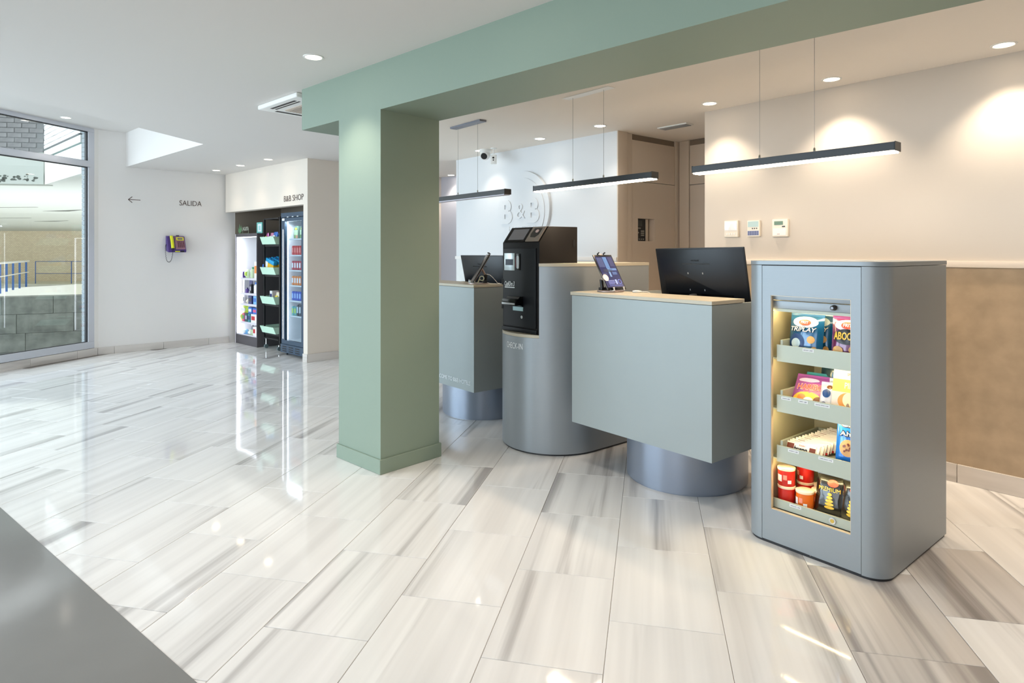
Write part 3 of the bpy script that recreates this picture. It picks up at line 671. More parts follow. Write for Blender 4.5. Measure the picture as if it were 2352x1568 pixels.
def dl(o, r, u, v): r = R(r); return (o[0] + math.cos(r) * u - math.sin(r) * v, o[1] + math.sin(r) * u + math.cos(r) * v)
monitor(dl(DK, DKr, -0.358, 0.385), DKr, 1.373, 'black computer monitor seen from behind on the big reception desk', roll=-0.6)
monitor(dl(DK2, DK2r, -0.43, 0.385), DK2r, 1.322, 'black monitor seen from behind on the rear desk, partly behind the cash machine', roll=0.0)

rose = mat('rose_silver_stand_metal', (190, 172, 166), 0.3, metal=0.7)
def tablet(loc, rz, z, lab_t, lab_s, shown, ang=31, off=0.055):
    s = thing('tablet_stand', lab_s, 'stand', (loc[0], loc[1], z), rz)
    MB().lathe([(0.080, 0), (0.084, 0.002), (0.083, 0.007), (0.076, 0.009)], 48).build('base', rose, s)
    M = Matrix.Translation((0, -off, 0.016)) @ Matrix.Rotation(R(-ang), 4, 'X')     # plane of the tablet, local z up the screen
    for sx in (-0.024, 0.024):
        a, b_, c = Vector((sx * 0.9, 0.045, 0.02)), Vector((sx, 0.06, 0.085)), M @ Vector((sx, 0.016, 0.13))
        MB().tube([Vector((sx * 0.9, 0.05, 0.015)), Vector((sx, 0.058, 0.075))], 0.011, 12).build('arm_sleeve', black, s)
        MB().tube([Vector((sx, 0.058, 0.06)), c], 0.006, 10).build('arm', rose, s)
    MB().box(-0.042, 0.042, 0.035, 0.065, 0.008, 0.026).build('hinge_block', black, s, bevel=0.003)
    MB().box(-0.05, 0.05, 0.010, 0.016, 0.005, 0.245, M).box(-0.012, 0.012, 0.008, 0.014, 0.24, 0.262, M).build('cradle', rose, s, bevel=0.002)
    for sx in (-0.045, 0.045):
        MB().tube([M @ Vector((sx, 0.013, 0.02)), M @ Vector((sx, 0.010, -0.008)), M @ Vector((sx, -0.012, -0.010)), M @ Vector((sx, -0.018, 0.008))], 0.006, 10).build('clip', whitep, s)
        MB().tube([M @ Vector((sx * 0.6, 0.013, 0.235)), M @ Vector((sx * 0.6, 0.010, 0.262)), M @ Vector((sx * 0.6, -0.006, 0.262))], 0.005, 8).build('top_clip', black, s)
    t = thing('tablet_computer', lab_t, 'tablet', (loc[0], loc[1], z), rz)
    MB().box(-0.085, 0.085, 0.0, 0.0075, 0.0, 0.250, M).build('case', blackg, t, bevel=0.003)
    if shown:
        nt_ = mat('tablet_screen', (30, 34, 70), 0.08, emit=1.0, ecol=(28, 34, 84), coat=1)
        MB().box(-0.076, 0.076, -0.0007, 0.0, 0.016, 0.236, M).build('screen', nt_, t, smooth=False)
        def sp_(name, col, x0, x1, z0, z1, e=0.7):
            MB().box(x0, x1, -0.0012, -0.0007, z0, z1, M).build(name, mat('screen_' + '_'.join(map(str, col)), col, 0.3, emit=e, ecol=col), t, smooth=False)
        for i, (x0, x1, z0, z1, c) in enumerate([(-0.07, -0.02, 0.16, 0.228, (60, 70, 110)), (-0.015, 0.02, 0.15, 0.232, (80, 112, 160)), (0.03, 0.07, 0.165, 0.23, (56, 60, 96)), (-0.05, 0.03, 0.125, 0.145, (44, 48, 72)), (0.0, 0.07, 0.135, 0.15, (92, 120, 168)), (-0.07, -0.03, 0.10, 0.12, (58, 62, 96)), (0.02, 0.06, 0.105, 0.125, (70, 90, 134)), (-0.01, 0.005, 0.09, 0.15, (110, 140, 180)),
                                                     (-0.05, 0.01, 0.062, 0.065, (150, 160, 210)), (-0.05, 0.008, 0.054, 0.057, (130, 140, 200)), (-0.05, 0.01, 0.046, 0.049, (130, 140, 200)), (-0.05, 0.0, 0.038, 0.041, (130, 140, 200)), (0.015, 0.029, 0.038, 0.070, (150, 165, 215)), (-0.05, 0.065, 0.028, 0.0305, (110, 120, 190))]):
            sp_('screen_image', c, x0, x1, z0, z1)
        MB().lathe([(0.0165, 0), (0.0165, 0.0006)], 28, M=M @ Matrix.Translation((0.052, -0.0007, 0.054)) @ Matrix.Rotation(R(90), 4, 'X')).build('screen_badge', mat('screen_badge', (120, 135, 215), 0.3, emit=0.7, ecol=(120, 135, 215)), t)
        MB().lathe([(0.0135, 0), (0.0135, 0.0009)], 28, M=M @ Matrix.Translation((0.052, -0.0007, 0.054)) @ Matrix.Rotation(R(90), 4, 'X')).build('screen_badge_centre', nt_, t)
        MB().lathe([(0.023, 0), (0.023, 0.0009)], 32, M=M @ Matrix.Translation((-0.058, -0.0007, 0.085)) @ Matrix.Rotation(R(90), 4, 'X')).build('screen_lamp_image', mat('screen_peach', (250, 214, 186), 0.3, emit=0.9, ecol=(250, 214, 186)), t)
    return t
tablet((0.618, 3.925), 38.7, 1.1015, 'black tablet with a lit blue screen leaning on its stand on the big desk', 'silver stand with round base under the lit tablet on the big desk', True)
tablet((-0.262, 4.905), -80, 1.1015, 'black tablet seen edge-on on the rear desk by the green column', 'pinkish silver stand holding the edge-on tablet on the rear desk', False)
u_ = thing('cable_puck', 'small white cable puck on the big desk between tablet and monitor', 'cable', (*dl(DK, DKr, -0.70, 0.262), 1.1015), DKr)
MB().lathe([(0.026, 0), (0.029, 0.003), (0.027, 0.010), (0.012, 0.013)], 28).build('body', whitep, u_)
MB().tube(smoothpath([Vector((0.02, 0.0, 0.008)), Vector((0.05, 0.0, 0.007)), Vector((0.075, 0.02, 0.003)), Vector((0.09, 0.045, -0.02))], 6), 0.0022, 8).build('cable', whitep, u_)
u_ = thing('charging_cable', 'white charging cable curling from the edge-on tablet across the rear desk', 'cable', (*dl(DK2, DK2r, -0.106, 0.147), 1.1015), DK2r)
MB().tube(smoothpath([Vector((0.01, 0.02, 0.075)), Vector((0.045, 0.05, 0.07)), Vector((0.075, 0.08, 0.03)), Vector((0.085, 0.10, 0.004)), Vector((0.07, 0.125, 0.004)), Vector((0.08, 0.16, -0.03))], 8), 0.002, 8).build('cable', whitep, u_)
MB().tube(smoothpath([Vector((0.05, 0.02, 0.012)), Vector((0.075, 0.03, 0.006)), Vector((0.10, 0.06, 0.003)), Vector((0.12, 0.11, 0.003))], 8), 0.002, 8).build('cable', whitep, u_)
u_ = thing('ring_holder', 'pale round tape roll behind the edge-on tablet on the rear desk', 'tape', (*dl(DK2, DK2r, -0.055, 0.115), 1.1475), 5)
MB().lathe([(0.013, -0.006), (0.020, -0.006), (0.020, 0.006), (0.013, 0.006), (0.013, -0.006)], 32, M=Matrix.Rotation(R(90), 4, 'X'), capb=False, capt=False).build('ring', mat('pale_olive_plastic', (196, 198, 170), 0.4), u_)
MB().tube([Vector((-0.018, 0, -0.005)), Vector((-0.034, 0.0, -0.045))], 0.005, 8).build('foot', mat('pale_olive_plastic', (196, 198, 170), 0.4), u_)

# ------------------------------------------------------------------ snack kiosk
KO = (1.444, 2.595); Kr = -50.8
kk = thing('snack_kiosk', 'tall rounded metal snack kiosk with an open lit shelf front', 'kiosk', (KO[0], KO[1], 0), Kr)
def arc(cx, cy_, r, a0, a1, n=14): return [(cx + r * math.cos(R(a0 + (a1 - a0) * i / n)), cy_ + r * math.sin(R(a0 + (a1 - a0) * i / n))) for i in range(n + 1)]
def outline(e=0.0):
    return arc(-0.436, 0.092, 0.092 + e, 270, 180) + [(-0.528 - e, 0.72 + e), (0.094 + e, 0.72 + e)] + arc(0.002, 0.092, 0.092 + e, 0, -90)
out = outline(); inn = outline(-0.018)
shell = MB(); n = len(out)
vo = [[shell.bm.verts.new((p[0], p[1], z)) for p in out] for z in (0.012, 1.2872)]; vi = [[shell.bm.verts.new((p[0], p[1], z)) for p in inn] for z in (0.012, 1.2872)]
for i in range(n - 1):
    shell.bm.faces.new((vo[0][i], vo[0][i+1], vo[1][i+1], vo[1][i])); shell.bm.faces.new((vi[0][i], vi[1][i], vi[1][i+1], vi[0][i+1]))
    shell.bm.faces.new((vo[1][i], vo[1][i+1], vi[1][i+1], vi[1][i])); shell.bm.faces.new((vo[0][i], vi[0][i], vi[0][i+1], vo[0][i+1]))
for e in (0, n - 1): shell.bm.faces.new((vo[0][e], vo[1][e], vi[1][e], vi[0][e]))
shell.build('body_shell', steel, kk)
MB().prism([(p[0] * 1.0, p[1]) for p in outline(-0.006)], 0.0, 0.012).build('plinth', darkp, kk)
MB().prism(outline(0.002), 1.2892, 1.3078).build('top_slab', steel, kk, bevel=0.001, seg=1)
def ring(mb, ox0, ox1, oz0, oz1, ix0, ix1, iz0, iz1, y0, y1):
    O = [(ox0, oz0), (ox1, oz0), (ox1, oz1), (ox0, oz1)]; I = [(ix0, iz0), (ix1, iz0), (ix1, iz1), (ix0, iz1)]
    v = {}
    for k, pl in (('o', O), ('i', I)):
        for j, y in enumerate((y0, y1)): v[k, j] = [mb.bm.verts.new((p[0], y, p[1])) for p in pl]
    for i in range(4):
        j = (i + 1) % 4
        mb.bm.faces.new((v['o', 0][i], v['o', 0][j], v['i', 0][j], v['i', 0][i])); mb.bm.faces.new((v['o', 1][i], v['i', 1][i], v['i', 1][j], v['o', 1][j]))
        mb.bm.faces.new((v['o', 0][i], v['o', 1][i], v['o', 1][j], v['o', 0][j])); mb.bm.faces.new((v['i', 0][i], v['i', 0][j], v['i', 1][j], v['i', 1][i]))
    return mb
ring(MB(), -0.4348, 0.0008, 0.014, 1.2862, -0.392, -0.041, 0.163, 1.148, 0.0, 0.016).build('front_panel', steel, kk, bevel=0.0012, seg=1)
ring(MB(), -0.397, -0.036, 0.158, 1.153, -0.3905, -0.0425, 0.1645, 1.1465, 0.002, 0.02).build('opening_trim', mat('champagne_trim', (216, 196, 168), 0.35, metal=0.3), kk)
liner = mat('sage_cream_liner', (190, 184, 154), 0.5)
box('liner', liner, kk, -0.418, -0.412, 0.02, 0.47, 0.15, 1.17); box('liner', liner, kk, -0.016, -0.010, 0.02, 0.47, 0.15, 1.17)
box('liner', liner, kk, -0.418, -0.010, 0.47, 0.476, 0.15, 1.17); box('liner', liner, kk, -0.412, -0.016, 0.02, 0.47, 0.144, 0.150); box('liner', liner, kk, -0.412, -0.016, 0.02, 0.47, 1.168, 1.174)
MB().box(-0.412, -0.016, 0.020, 0.038, 1.127, 1.166).build('shutter_housing', steel, kk, bevel=0.002)
MB().box(-0.412, -0.016, 0.026, 0.044, 1.088, 1.124).build('shutter_bar', steel, kk, bevel=0.002)
box('shutter_lip', traym, kk, -0.412, -0.016, 0.030, 0.07, 1.074, 1.087)
kn = MB().lathe([(0.012, 0), (0.012, 0.006), (0.009, 0.010), (0.010, 0.022), (0.006, 0.026)], 24, M=Matrix.Translation((-0.117, 0.026, 1.108)) @ Matrix.Rotation(R(90), 4, 'X')); kn.build('lock_knob', mat('dark_chrome', (90, 90, 92), 0.2, metal=1), kk)
trays = [(0.843, 0.920, -0.379), (0.610, 0.688, -0.379), (0.380, 0.455, -0.379), (0.165, 0.206, -0.398)]
for i, (z0, z1, ul) in enumerate(trays):
    tr = box('tray_front', traym, kk, ul, -0.018, 0.030, 0.038, z0, z1)
    zf = z0 + (0.044 if i == 2 else 0.012)
    box('tray_base', traym, tr, ul + 0.006, -0.022, 0.038, 0.40, zf, zf + 0.004)
    if i < 3:
        MB().box(ul + 0.012, ul + 0.024, 0.040, 0.40, z0 + 0.006, z1 + 0.022).build('tray_side', traym, tr, bevel=0.001, seg=1)
        box('tray_bracket', traym, tr, -0.411, ul, 0.03, 0.30, z0 + 0.01, z0 + 0.016)
    box('tray_back', traym, tr, ul + 0.024, -0.022, 0.392, 0.40, z0 + 0.006, z1 + 0.022)
for z in (1.088, 0.854, 0.621, 0.391):
    box('led_strip', led_y, kk, -0.405 if z > 1 else -0.37, -0.03, 0.046 if z < 1 else 0.072, 0.056 if z < 1 else 0.082, z - 0.004, z - 0.0005)
    box('led_strip', led_y, kk, -0.411, -0.400, 0.0205, 0.0245, z - 0.060, z - 0.015)
MB().cyl((-0.127, 0.0295, 0.186), (-0.127, 0.025, 0.186), 0.014, 28).build('lock_ring', chrome, kk)
MB().cyl((-0.127, 0.0248, 0.186), (-0.127, 0.0235, 0.186), 0.0085, 20).build('lock_core', mat('brass_lock', (190, 160, 80), 0.3, metal=0.8), kk)
tag_m = mat('price_tag_paper', (222, 222, 222), 0.5)
for s, u0, w_, zi in (('BOLSA 1,80€', -0.258, 0.050, 0.915), ('SWEETS 1,80€', -0.357, 0.046, 0.682), ('OREO 1,80€', -0.278, 0.044, 0.682), ('SNACK PIPAS 2,20€', -0.205, 0.066, 0.682), ('KINDER B 2,00€', -0.325, 0.050, 0.449), ('CHIPS AHOY 3,00€', -0.188, 0.064, 0.449), ('PRINGLES 1,80€', -0.318, 0.054, 0.201)):
    g_ = box('price_tag', tag_m, kk, u0, u0 + w_, 0.0292, 0.030, zi - 0.012, zi + 0.001)
    text('lettering', s, inkb, g_, u0 + 0.005, 0.0290, zi - 0.0085, w_ - 0.010, 0.0052, 0.0003, 0.0)
MB().box(-0.21, -0.207, -0.003, 0.0, 0.012, 0.016).build('floor_clip', chrome, kk)

# ---- goods in the kiosk.  Local frames: x along the shelf, y away from the customer
def kpos(u, v, z): a = dl(KO, Kr, u, v); return (a[0], a[1], z)
def bag(name, label, u, v, z, w_, h_, th, m, lean=12, turn=0, group=None, prints=(), texts=(), crimp=None):
    t = thing(name, label, 'snack', kpos(u, v, z), Kr + turn, group)
    ML = Matrix.Rotation(R(-lean), 4, 'X')
    rn = random.Random(hash((name, label)) & 0 if False else len(label) * 7 + int(u * 1000))
    nx, nz = 10, 12
    ph1, ph2 = rn.uniform(0, 6), rn.uniform(0, 6)
    def prof(x, zz):
        a = max(0, 1 - abs(2 * x / w_) ** 2.4); b_ = max(0, 1 - abs(2 * (zz - h_ / 2) / h_) ** 3.2)
        wr_ = 1 + 0.10 * math.sin(38 * x / w_ * 0.5 + ph1 + 5 * zz / h_) * math.cos(9 * zz / h_ + ph2)
        return th / 2 * (a ** 0.55) * (b_ ** 0.6) * wr_
    mb = MB(); F = []; B = []
    for j in range(nz + 1):
        rf, rb_ = [], []
        for i in range(nx + 1):
            x = (i / nx - 0.5) * w_; zz = j / nz * h_; y = prof(x, zz)
            sx = 1 - 0.05 * (y / (th / 2))
            edge = i in (0, nx) or j in (0, nz)
            p = mb.bm.verts.new(ML @ Vector((x * sx, -y - 0.0005, zz))); q_ = p if edge else mb.bm.verts.new(ML @ Vector((x * sx, y + 0.0005, zz)))
            rf.append(p); rb_.append(q_)
        F.append(rf); B.append(rb_)
    for G, fl in ((F, 0), (B, 1)):
        for j in range(nz):
            for i in range(nx):
                q4 = (G[j][i], G[j][i+1], G[j+1][i+1], G[j+1][i]); mb.bm.faces.new(q4 if not fl else q4[::-1])
    mb.build('wrapper', m, t)
    def place(v3, off): return ML @ Vector((v3.x * (1 - 0.05), -prof(v3.x, v3.z) - off, v3.z))
    MB().box(-w_ / 2, w_ / 2, -0.001, 0.001, h_ - 0.001, h_ + 0.010, ML).build('top_seal', crimp or m, t, smooth=False)
    for pn, pm, cx_, cz_, rx_, rz_, off in prints:       # printed ovals / blobs (rx, rz) lying on the wrapper
        me = bmesh.new(); K_ = 24; off = off * 1.5; c0 = me.verts.new(place(Vector((cx_, 0, cz_)), off)); rings = []
        for r_ in (0.2, 0.4, 0.6, 0.8, 1.0):
            rings.append([me.verts.new(place(Vector((cx_ + rx_ * r_ * math.cos(2 * math.pi * k / K_), 0, cz_ + rz_ * r_ * math.sin(2 * math.pi * k / K_))), off)) for k in range(K_)])
        for k in range(K_):
            me.faces.new((c0, rings[0][k], rings[0][(k+1) % K_])); [me.faces.new((ra[k], rb2[k], rb2[(k+1) % K_], ra[(k+1) % K_])) for ra, rb2 in zip(rings, rings[1:])]
        mesh = D.meshes.new(pn)
        for f_ in me.faces: f_.smooth = True
        me.to_mesh(mesh); me.free(); mesh.materials.append(pm); obj(pn, mesh, t)
    for ti, (s, pm, x0, z0, tw, thh, heavy, shear) in enumerate(texts):
        me = text_mesh(s, tw, thh, 0.0006, heavy, shear)
        if len(me.polygons):
            b0 = bmesh.new(); b0.from_mesh(me); bmesh.ops.triangulate(b0, faces=b0.faces)
            for _ in range(2): bmesh.ops.subdivide_edges(b0, edges=[e for e in b0.edges if e.calc_length() > 0.012], cuts=1)
            b0.to_mesh(me); b0.free()
        bm2 = bmesh.new(); bm2.from_mesh(me)
        for v_ in bm2.verts:
            q_ = Vector((v_.co.x + x0, 0, v_.co.z + z0)); v_.co = place(q_, 0.0046 + 0.0012 * ti - v_.co.y)
        bm2.to_mesh(me); bm2.free(); me.materials.append(pm); obj('printed_name', me, t)
    return t
film = lambda n_, c, r_=0.22: mat(n_, c, r_, metal=0.15, coat=0.6)
teal = film('teal_foil', (14, 84, 130)); purp = film('plum_foil', (92, 22, 78)); whp = mat('white_print', (245, 245, 245), 0.35); redp = mat('red_orange_print', (226, 84, 60), 0.35)
goldp = mat('gold_print', (232, 190, 70), 0.35); tanp = mat('tan_chip_print', (214, 168, 104), 0.45); blkp = mat('black_print', (14, 12, 16), 0.35); navyp = mat('deep_blue_print', (18, 62, 120), 0.3); palep = mat('pale_blue_print', (196, 220, 232), 0.3)
for i, (u, v, tn) in enumerate(((-0.285, 0.105, -2), (-0.262, 0.165, 3), (-0.236, 0.225, 0))):
    bag('snack_bag', ('teal triangle-snack bag at the front of the top shelf', 'second teal snack bag, tucked behind the front one', 'rearmost teal snack bag on the top shelf, in shade')[i], u, v, 0.860, 0.158, 0.195, 0.052, teal, 9, tn, 'teal snack bags on the top kiosk shelf',
        prints=[('printed_panel', palep, 0.0, 0.165, 0.062, 0.026, 0.0012), ('printed_badge', redp, 0.0, 0.163, 0.030, 0.014, 0.0024), ('printed_bowl', navyp, -0.034, 0.070, 0.040, 0.040, 0.0012), ('printed_dip', palep, -0.036, 0.066, 0.024, 0.022, 0.0024), ('printed_chip', tanp, 0.036, 0.086, 0.018, 0.017, 0.0024), ('printed_chip', tanp, 0.01, 0.038, 0.020, 0.012, 0.0028), ('printed_chip', tanp, 0.052, 0.040, 0.013, 0.016, 0.0024)],
        texts=[('FRIT', whp, -0.018, 0.157, 0.036, 0.012, 0.01, 0), ('TRIPLAY', blkp, -0.068, 0.119, 0.130, 0.024, 0.05, 0.2), ('TRIPLAY', whp, -0.066, 0.121, 0.126, 0.020, 0.01, 0.2)] if i < 2 else [])
for i, (u, v) in enumerate(((-0.088, 0.085), (-0.070, 0.145))):
    bag('snack_bag', ('plum and gold ghost-snack bag at the front of the top shelf', 'plum snack bag standing behind the ghost-snack bag')[i], u, v, 0.860, 0.140, 0.198, 0.052, purp, 8, 3, 'plum snack bags on the top kiosk shelf',
        prints=[('printed_panel', mat('pink_white_print', (248, 206, 222), 0.3), 0.0, 0.168, 0.058, 0.024, 0.0012), ('printed_badge', redp, 0.0, 0.168, 0.028, 0.016, 0.0024), ('printed_field', blkp, 0.0, 0.118, 0.060, 0.034, 0.0018), ('printed_chip', tanp, -0.038, 0.058, 0.024, 0.018, 0.0026), ('printed_chip', tanp, 0.036, 0.064, 0.026, 0.018, 0.0026), ('printed_shape', mat('pale_grey_print', (190, 190, 206), 0.4), 0.022, 0.022, 0.014, 0.014, 0.0026)],
        texts=[('FRIT', whp, -0.018, 0.161, 0.036, 0.014, 0.01, 0), ('ABOOH!', goldp, -0.058, 0.104, 0.112, 0.034, 0.03, 0.0)] if i == 0 else [])
# second shelf
hp = film('violet_foil', (160, 86, 170)); 
for i, (u, v, m_, lb) in enumerate(((-0.270, 0.100, hp, 'violet and yellow sweets bag lying back at the front of the second shelf'), (-0.247, 0.150, film('turquoise_foil', (70, 160, 176)), 'turquoise sweets bag directly behind the violet one'), (-0.20, 0.235, film('dark_teal_foil', (18, 60, 72)), 'dark teal bag upright at the back of the second shelf'))):
    bag('sweets_bag', lb, u, v, 0.627 if i < 2 else 0.655, 0.165, 0.165 if i < 2 else 0.185, 0.04, m_, (36, 32, 8)[i], (4, 4, -6)[i], None,
        prints=[('printed_field', mat('pink_print', (226, 96, 140), 0.3), 0.02, 0.095, 0.058, 0.030, 0.0012), ('printed_field', mat('yellow_print', (244, 200, 70), 0.3), -0.01, 0.045, 0.068, 0.034, 0.0014), ('printed_sweet', mat('orange_print', (230, 120, 50), 0.3), -0.035, 0.05, 0.02, 0.016, 0.0024), ('printed_sweet', whp, 0.0, 0.04, 0.022, 0.013, 0.0026), ('printed_sweet', mat('brown_print', (110, 66, 30), 0.3), 0.045, 0.042, 0.022, 0.02, 0.0024), ('printed_highlight', mat('lilac_print', (216, 190, 226), 0.3), -0.02, 0.14, 0.05, 0.012, 0.0016)] if i == 0 else [('printed_highlight', palep, 0.03, 0.12, 0.04, 0.014, 0.0014)],
        texts=[('HARIBO', whp, -0.066, 0.086, 0.128, 0.032, 0.05, 0), ('HARIBO', redp, -0.064, 0.088, 0.124, 0.028, 0.02, 0)] if i == 0 else ([('HARIBO', redp, -0.05, 0.09, 0.12, 0.026, 0.02, 0)] if i == 1 else []))
for i, (u, v) in enumerate(((-0.184, 0.085), (-0.172, 0.135), (-0.160, 0.185))):
    bag('cookie_bag', ('white and blue biscuit pack squeezed beside the yellow carton, in front', 'middle white and blue biscuit pack beside the yellow carton', 'rear white and blue biscuit pack beside the yellow carton')[i], u, v, 0.6265, 0.06, 0.135 + 0.012 * i, 0.04, film('white_blue_foil', (206, 212, 228)), 24, 8, 'white and blue biscuit packs on the second shelf',
        prints=[('printed_field', navyp, 0.0, 0.09, 0.018, 0.02, 0.0014), ('printed_badge', mat('slate_print', (90, 96, 130), 0.3), -0.008, 0.04, 0.012, 0.012, 0.0014), ('printed_shape', mat('brown_print', (110, 66, 30), 0.3), 0.01, 0.12, 0.012, 0.01, 0.0014)])
def carton(name, label, u, v, z, w_, d_, h_, m, lean=6, turn=0, group=None, decals=(), texts=(), cat='snack', place=None):
    t = thing(name, label, cat, kpos(u, v, z), Kr + turn, group)
    ML = Matrix.Rotation(R(-lean), 4, 'X')
    MB().box(-w_ / 2, w_ / 2, 0, d_, 0, h_, ML).build('carton_body', m, t, bevel=0.0015, seg=1)
    for dn, dm, kind, *a in decals:
        if kind == 'b': MB().box(a[0], a[1], -0.0006, 0.001, a[2], a[3], ML).build(dn, dm, t, smooth=False)
        else: MB().lathe([(1, 0), (1, 0.0008 * a[4])], 24, M=ML @ Matrix.Translation((a[0], 0, a[1])) @ Matrix.Rotation(R(90), 4, 'X') @ Matrix.Diagonal((a[2], a[3], 1, 1))).build(dn, dm, t)
    for s, pm, x0, z0, tw, thh, heavy, rot in texts:
        me = text_mesh(s, tw, thh, 0.0004, heavy)
        for v_ in me.vertices: v_.co = ML @ (Matrix.Translation((x0, -0.0022, z0)) @ Matrix.Rotation(R(rot), 4, 'Y') @ v_.co)
        me.materials.append(pm); obj('printed_name', me, t)
    return t
yelc = mat('yellow_carton', (246, 206, 92), 0.4)
carton('snack_carton', 'tall yellow and white sunflower-seed pouch at the front of the second shelf', -0.098, 0.085, 0.6265, 0.125, 0.035, 0.215, mat('cream_carton', (244, 236, 214), 0.4), 14, 5,
       decals=[('printed_band', yelc, 'b', -0.062, 0.062, 0.110, 0.165), ('printed_panel', mat('warm_grey_print', (206, 196, 190), 0.4), 'b', -0.062, 0.062, 0.0, 0.110), ('printed_field', mat('mustard_print', (226, 160, 34), 0.4), 'b', -0.062, 0.062, 0.0, 0.045), ('printed_seed_bowl', mat('ochre_print', (208, 140, 62), 0.4), 'c', 0.005, 0.072, 0.042, 0.036, 1.4), ('printed_seed', mat('pale_seed_print', (240, 222, 180), 0.4), 'c', 0.005, 0.078, 0.022, 0.03, 2.0), ('printed_seed', mat('grey_seed_print', (150, 130, 116), 0.4), 'c', 0.0, 0.038, 0.03, 0.007, 2.2), ('printed_seed', mat('grey_seed_print', (150, 130, 116), 0.4), 'c', 0.006, 0.046, 0.007, 0.018, 2.4)],
       texts=[('PIPAS', whp, -0.012, 0.126, 0.06, 0.026, 0.0, 0), ('SNACK', redp, -0.005, 0.182, 0.05, 0.012, 0.0, 0)])
# third shelf: chocolate bars filed upright, and a blue cookie bag
barw = mat('white_wrapper', (240, 232, 222), 0.3, coat=0.4); choc = mat('chocolate_print', (112, 52, 30), 0.35)
ords = ['front', 'second', 'third', 'fourth', 'fifth', 'sixth', 'seventh', 'eighth', 'ninth', 'tenth', 'eleventh', 'twelfth', 'thirteenth', 'fourteenth', 'fifteenth', 'sixteenth']
def cbar(label, u, v, z, turn, lean, full, length=0.135):
    t = thing('chocolate_bar', label, 'chocolate bar', kpos(u, v, z), Kr + turn, 'white wrapped chocolate bars on the third shelf')
    ML = Matrix.Rotation(R(-lean), 4, 'X')
    MB().box(-length / 2, length / 2, 0, 0.011, 0.0, 0.047, ML).build('wrapper', barw, t, bevel=0.004, seg=2)
    for s_ in (-1, 1):
        mb = MB(); mb.box(s_ * length / 2 if s_ > 0 else -length / 2 - 0.012, length / 2 + 0.012 if s_ > 0 else -length / 2, 0.004, 0.006, 0.002, 0.050, ML); mb.build('end_seal', barw, t, smooth=False)
    MB().box(-length / 2 + 0.002, -length / 2 + 0.034, -0.0006, 0.001, 0.008, 0.040, ML).build('printed_chocolate', choc, t, smooth=False)
    MB().box(length / 2 - 0.030, length / 2 - 0.003, -0.0006, 0.001, 0.006, 0.036, ML).build('printed_chocolate', choc, t, smooth=False)
    MB().box(length / 2 - 0.028, length / 2 + 0.008, -0.0008, 0.001, -0.001, 0.009, ML).build('printed_corner', mat('red_corner_print', (190, 30, 30), 0.35), t, smooth=False)
    if full:
        for s, pm, x0, z0, tw, thh, hv in (('bueno', blkp, -0.032, 0.010, 0.062, 0.022, 0.03), ('Kinder', redp, -0.010, 0.034, 0.028, 0.007, 0.0)):
            me = text_mesh(s, tw, thh, 0.0004, hv, 0.15)
            for v_ in me.vertices: v_.co = ML @ (v_.co + Vector((x0, -0.0012, z0)))
            me.materials.append(pm); obj('printed_name', me, t)
cbar('front chocolate bar of the filed row, its brown lettering facing out', -0.286, 0.062, 0.4295, 0, 24, True)
for i in range(1, 15):
    cbar('white wrapped chocolate bar, %s from the front of the filed row' % ords[i], -0.286 + 0.006 * i + 0.003 * (i % 2), 0.062 + 0.0185 * i, 0.4295 + 0.0022 * i, 0, 28 + (i * 7) % 5, False)
cbar('upright brown and white chocolate bar standing at the back of the third shelf', -0.165, 0.372, 0.462, 0, 4, True)
bag('cookie_bag', 'bright blue chocolate-chip cookie bag standing on the third shelf', -0.070, 0.075, 0.4290, 0.125, 0.205, 0.045, film('bright_blue_foil', (20, 110, 200)), 14, 10, None,
    prints=[('printed_cookie', mat('cookie_print', (206, 160, 104), 0.5), -0.012, 0.070, 0.036, 0.036, 0.0014)] + [('printed_chip', choc, -0.012 + 0.022 * math.cos(a * 1.3) * (0.4 + 0.15 * (a % 4)), 0.070 + 0.024 * math.sin(a * 1.3) * (0.4 + 0.15 * (a % 4)), 0.0045, 0.0045, 0.0028) for a in range(9)],
    texts=[('Chips', blkp, -0.047, 0.148, 0.106, 0.038, 0.06, 0), ('Ahoy!', blkp, -0.052, 0.110, 0.106, 0.034, 0.06, 0), ('Chips', whp, -0.042, 0.153, 0.094, 0.028, 0.01, 0), ('Ahoy!', whp, -0.047, 0.115, 0.094, 0.024, 0.01, 0)])
# bottom shelf: crisp tubs and black bags
def tub(label, u, v, z, m, r_=0.0375, h_=0.082, turn=0, mark=True):
    t = thing('crisp_tub', label, 'tub', kpos(u, v, z), Kr + turn, 'small crisp tubs on the bottom kiosk shelf')
    MB().lathe([(r_ * 0.97, 0), (r_, 0.002), (r_, h_ - 0.010), (r_ * 0.98, h_ - 0.009)], 36).build('tub_body', m, t)
    MB().lathe([(r_ * 1.03, h_ - 0.011), (r_ * 1.05, h_ - 0.008), (r_ * 1.05, h_ - 0.001), (r_ * 0.99, h_)], 36).build('lid', mat('frosted_lid', (250, 226, 200), 0.3), t)
    if mark:
        for a0, a1, z0, z1, mm in ((-75, -35, 0.02, 0.05, whp), (5, 30, 0.014, 0.03, whp), (-25, 0, 0.03, 0.052, mat('pale_red_print', (240, 150, 130), 0.35))):
            mb = MB(); rr = r_ + 0.0005; K_ = 6; P = [R(-90 + a0 + (a1 - a0) * k / K_) for k in range(K_ + 1)]
            for a, b_ in zip(P, P[1:]): mb.quad([(rr * math.cos(a), rr * math.sin(a), z0), (rr * math.cos(b_), rr * math.sin(b_), z0), (rr * math.cos(b_), rr * math.sin(b_), z1), (rr * math.cos(a), rr * math.sin(a), z1)])
            mb.build('printed_label', mm, t)
    return t
redt = mat('red_tub', (200, 34, 28), 0.35, coat=0.3); orat = mat('orange_tub', (230, 110, 30), 0.35, coat=0.3)
zb = 0.1815
